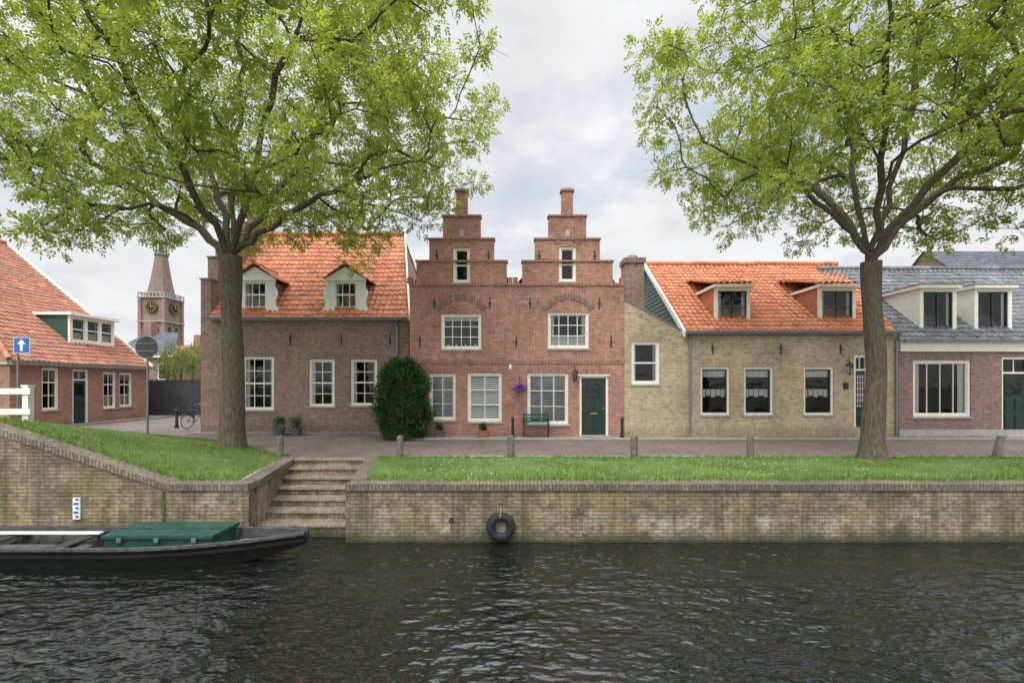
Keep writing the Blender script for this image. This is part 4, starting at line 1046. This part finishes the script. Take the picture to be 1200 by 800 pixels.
def tyre():
    e=empty('tyre_fender'); m=MB(); x=FX(587,WY-.1); z=FZ(617,WY-.1); y=WY-.1
    m.torus((x,y,z),.205,.08,'rubber','y',36,12); 
    for i in range(30):
        t=2*math.pi*i/30; m.tube([(x+.285*math.cos(t),y-.05,z+.285*math.sin(t)),(x+.285*math.cos(t),y+.05,z+.285*math.sin(t))],.009,'rubber',4)
    m.torus((x,y,z),.235,.065,'rubber','y',36,8)
    m.obj('tyre',e); r=MB(); r.tube([(x-.02,y-.02,z+.12),(x-.015,y-.1,z+.23),(x,y+.03,z+.35),(x,WY-.02,z+.42)],.012,'rope'); r.torus((x,WY-.02,z+.42),.03,.008,'black','y',14,5); r.obj('rope',e)
    m=MB(); x=FX(529,WY); z=FZ(610,WY); m.torus((x,WY-.02,z),.04,.008,'black','y',16,6); m.box(x-.03,x+.03,WY-.015,WY,z+.02,z+.07,'black'); m.tube([(x,WY-.03,z-.04),(x-.01,WY-.03,z-.22)],.007,'black',5)
    m.obj('mooring_ring')
    m=MB(); D=WY-.02; x=FX(90,D); m.box(x-.07,x+.07,WY-.035,WY-.002,FZ(608,D),FZ(583,D),'white')
    for i in range(5): z=FZ(606-i*5,D); m.box(x-.05 if i%2 else x-.01,x+.05,WY-.042,WY-.036,z,z+.045,'signblue')
    m.obj('water_level_gauge')
tyre()
def boat():
    e=empty('canal_boat'); h=MB(); n=40; x0,x1=-12.6,FX(361,8.55); yc=8.5
    def sec(s):
        x=x0+(x1-x0)*s; tp=max(0,(s-.62)/.38)
        gw=.62*(1-tp**2.2*.86); bw=.47*(1-tp**1.8*.93); st=max(0,(.08-s)/.08); gw*=1-.25*st; bw*=1-.3*st
        zt=-.79+.12*tp**2+.03*st; zb=-1.32+.42*tp**2.4
        return x,gw,bw,zt,zb
    P=[]
    for i in range(n+1):
        x,gw,bw,zt,zb=sec(i/n); fl=max(-1.06,zb+.07)
        P.append([(x,yc-gw,zt),(x-.0,yc-bw,zb),(x,yc+bw,zb),(x,yc+gw,zt),(x,yc+gw-.05,zt),(x,yc+(bw-.02)*.95,min(fl,zt-.02)),(x,yc-(bw-.02)*.95,min(fl,zt-.02)),(x,yc-gw+.05,zt)])
    for i in range(n):
        for k in range(8):
            kk=(k+1)%8; h.poly([P[i][k],P[i+1][k],P[i+1][kk],P[i][kk]],'tar' if k in(0,1,2) else 'tarin')
    h.poly(P[0],'tar'); h.poly(P[n],'tar')
    for sg in (-1,1):
        for i in range(n):
            a=sec(i/n); b=sec((i+1)/n)
            q=[]
            for s_ in (a,b):
                y=yc+sg*s_[1]; q.append([(s_[0],y+sg*.02,s_[3]-.035),(s_[0],y-sg*.045,s_[3]-.035),(s_[0],y-sg*.045,s_[3]+.015),(s_[0],y+sg*.02,s_[3]+.015)])
            h.hexa(q[0]+q[1],'gunwale')
            q=[]
            for s_ in (a,b):
                y=yc+sg*(s_[1]*.75+s_[2]*.25); zz=s_[3]-.13; q.append([(s_[0],y+sg*.045,zz-.025),(s_[0],y,zz-.025),(s_[0],y,zz+.025),(s_[0],y+sg*.045,zz+.025)])
            h.hexa(q[0]+q[1],'tar')
    h.obj('hull',e)
    r=MB()
    for i in range(3,38,2):
        x,gw,bw,zt,zb=sec(i/n); fl=max(-1.06,zb+.07)
        if zt-fl<.1: continue
        r.box(x-.025,x+.025,yc-bw+.03,yc+bw-.03,fl,fl+.05,'gunwale')
        for sg in (-1,1): r.tube([(x,yc+sg*(bw-.04),fl+.02),(x,yc+sg*(gw-.07),zt-.02)],.022,'gunwale',4)
    x,gw,bw,zt,zb=sec(.93); r.box(sec(.9)[0],sec(.985)[0],yc-gw*.6,yc+gw*.6,zt-.03,zt+.005,'tarin')
    r.box(-12.2,FX(127,8.9),yc+.2,yc+.3,-.80,-.77,'cream'); r.box(-12.2,-7.75,yc-.2,yc-.05,-.93,-.9,'gunwale')
    for x in (-11.2,-9.6,-8.1): r.box(x-.12,x+.12,yc-.57,yc+.57,-.86,-.83,'tarin')
    r.obj('ribs_and_thwarts',e)
    c=MB(); a,b=FX(132,8.3),FX(256,8.3)
    c.box(a,b,8.12,8.86,-1.04,-.68,'chest'); c.box(a-.03,b+.03,8.08,8.90,-.679,-.62,'chest')
    c.box(a-.03,b+.03,8.47,8.49,-.62,-.615,'tar')
    for x in (a+.3,(a+b)/2,b-.3): c.box(x-.04,x+.04,8.07,8.11,-.74,-.66,'zinc')
    c.obj('deck_box',e,bevel=.012)
    rp=MB(); rp.torus((-5.0,8.5,-.93),.14,.03,'rope','z',20,6); rp.torus((-5.0,8.5,-.88),.12,.03,'rope','z',20,6); rp.obj('rope_coil',e)
boat()

# ---------------------------------------------------------------- sky & light
EL=50; s=Vector((-.35,-.75,0)); rot=math.atan2(s.x,s.y)
sund=Vector((s.x,s.y,0)).normalized()*math.cos(math.radians(EL))+Vector((0,0,math.sin(math.radians(EL))))
w=bpy.data.worlds.new('World'); scene.world=w; w.use_nodes=True; nt=w.node_tree
bg=nt.nodes['Background']; bg.inputs[1].default_value=.1
sky=nd(nt,'ShaderNodeTexSky'); sky.sky_type='NISHITA'; sky.sun_disc=False; sky.sun_elevation=math.radians(EL); sky.sun_rotation=rot%(2*math.pi)
tc=nd(nt,'ShaderNodeTexCoord'); sp=nd(nt,'ShaderNodeSeparateXYZ'); nt.links.new(tc.outputs['Generated'],sp.inputs[0])
zc=math_(nt,'ADD',math_(nt,'MAXIMUM',sp.outputs[2],0.0),.22)
cb=nd(nt,'ShaderNodeCombineXYZ'); nt.links.new(math_(nt,'DIVIDE',sp.outputs[0],zc),cb.inputs[0]); nt.links.new(math_(nt,'DIVIDE',sp.outputs[1],zc),cb.inputs[1])
mp=nd(nt,'ShaderNodeMapping'); mp.inputs['Location'].default_value=(.35,.2,0); nt.links.new(cb.outputs[0],mp.inputs[0])
n1=noise(nt,mp.outputs[0],1.1,7,.55); n2=noise(nt,mp.outputs[0],2.2,6,.5)
shade=ramp(nt,n2,[(.3,.76),(.5,.87),(.66,.97)])
shade=mixc(nt,1.0,(9.7,9.8,10.0),shade,'MULTIPLY')
cov=ramp(nt,n1,[(.36,0),(.5,1)])
blue=mixc(nt,.75,sky.outputs[0],(7.2,8.0,9.2))
col=mixc(nt,cov,blue,shade)
hz=ramp(nt,sp.outputs[2],[(0.0,1),(.35,0)])
col=mixc(nt,math_(nt,'MULTIPLY',hz,.6),col,(9.2,9.25,9.3))
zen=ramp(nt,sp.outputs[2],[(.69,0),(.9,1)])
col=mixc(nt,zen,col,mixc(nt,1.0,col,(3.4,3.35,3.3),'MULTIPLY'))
# extra sky brightness around the sun, out of view, added to light the facades
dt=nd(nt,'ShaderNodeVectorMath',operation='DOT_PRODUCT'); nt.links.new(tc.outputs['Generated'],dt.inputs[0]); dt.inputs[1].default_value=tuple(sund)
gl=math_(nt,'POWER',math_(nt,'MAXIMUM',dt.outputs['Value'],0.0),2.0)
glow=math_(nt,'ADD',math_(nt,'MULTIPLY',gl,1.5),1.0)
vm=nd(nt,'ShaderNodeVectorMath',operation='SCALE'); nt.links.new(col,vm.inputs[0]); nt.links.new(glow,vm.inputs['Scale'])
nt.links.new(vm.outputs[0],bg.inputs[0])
ld=bpy.data.lights.new('sun','SUN'); ld.energy=1.5; ld.angle=math.radians(14); ld.color=(1,.94,.85)
lo=bpy.data.objects.new('sun',ld); scene.collection.objects.link(lo)
lo.rotation_euler=sund.to_track_quat('Z','Y').to_euler()
cam=bpy.data.cameras.new('camera'); co=bpy.data.objects.new('camera',cam); scene.collection.objects.link(co); scene.camera=co
cam.sensor_width=36; cam.lens=16; cam.shift_y=50/1200; cam.clip_end=3000; cam.clip_start=.05
co.location=(0,0,CAMZ); co.rotation_euler=(math.radians(90),0,0)
print('OBJ',len(bpy.data.objects))
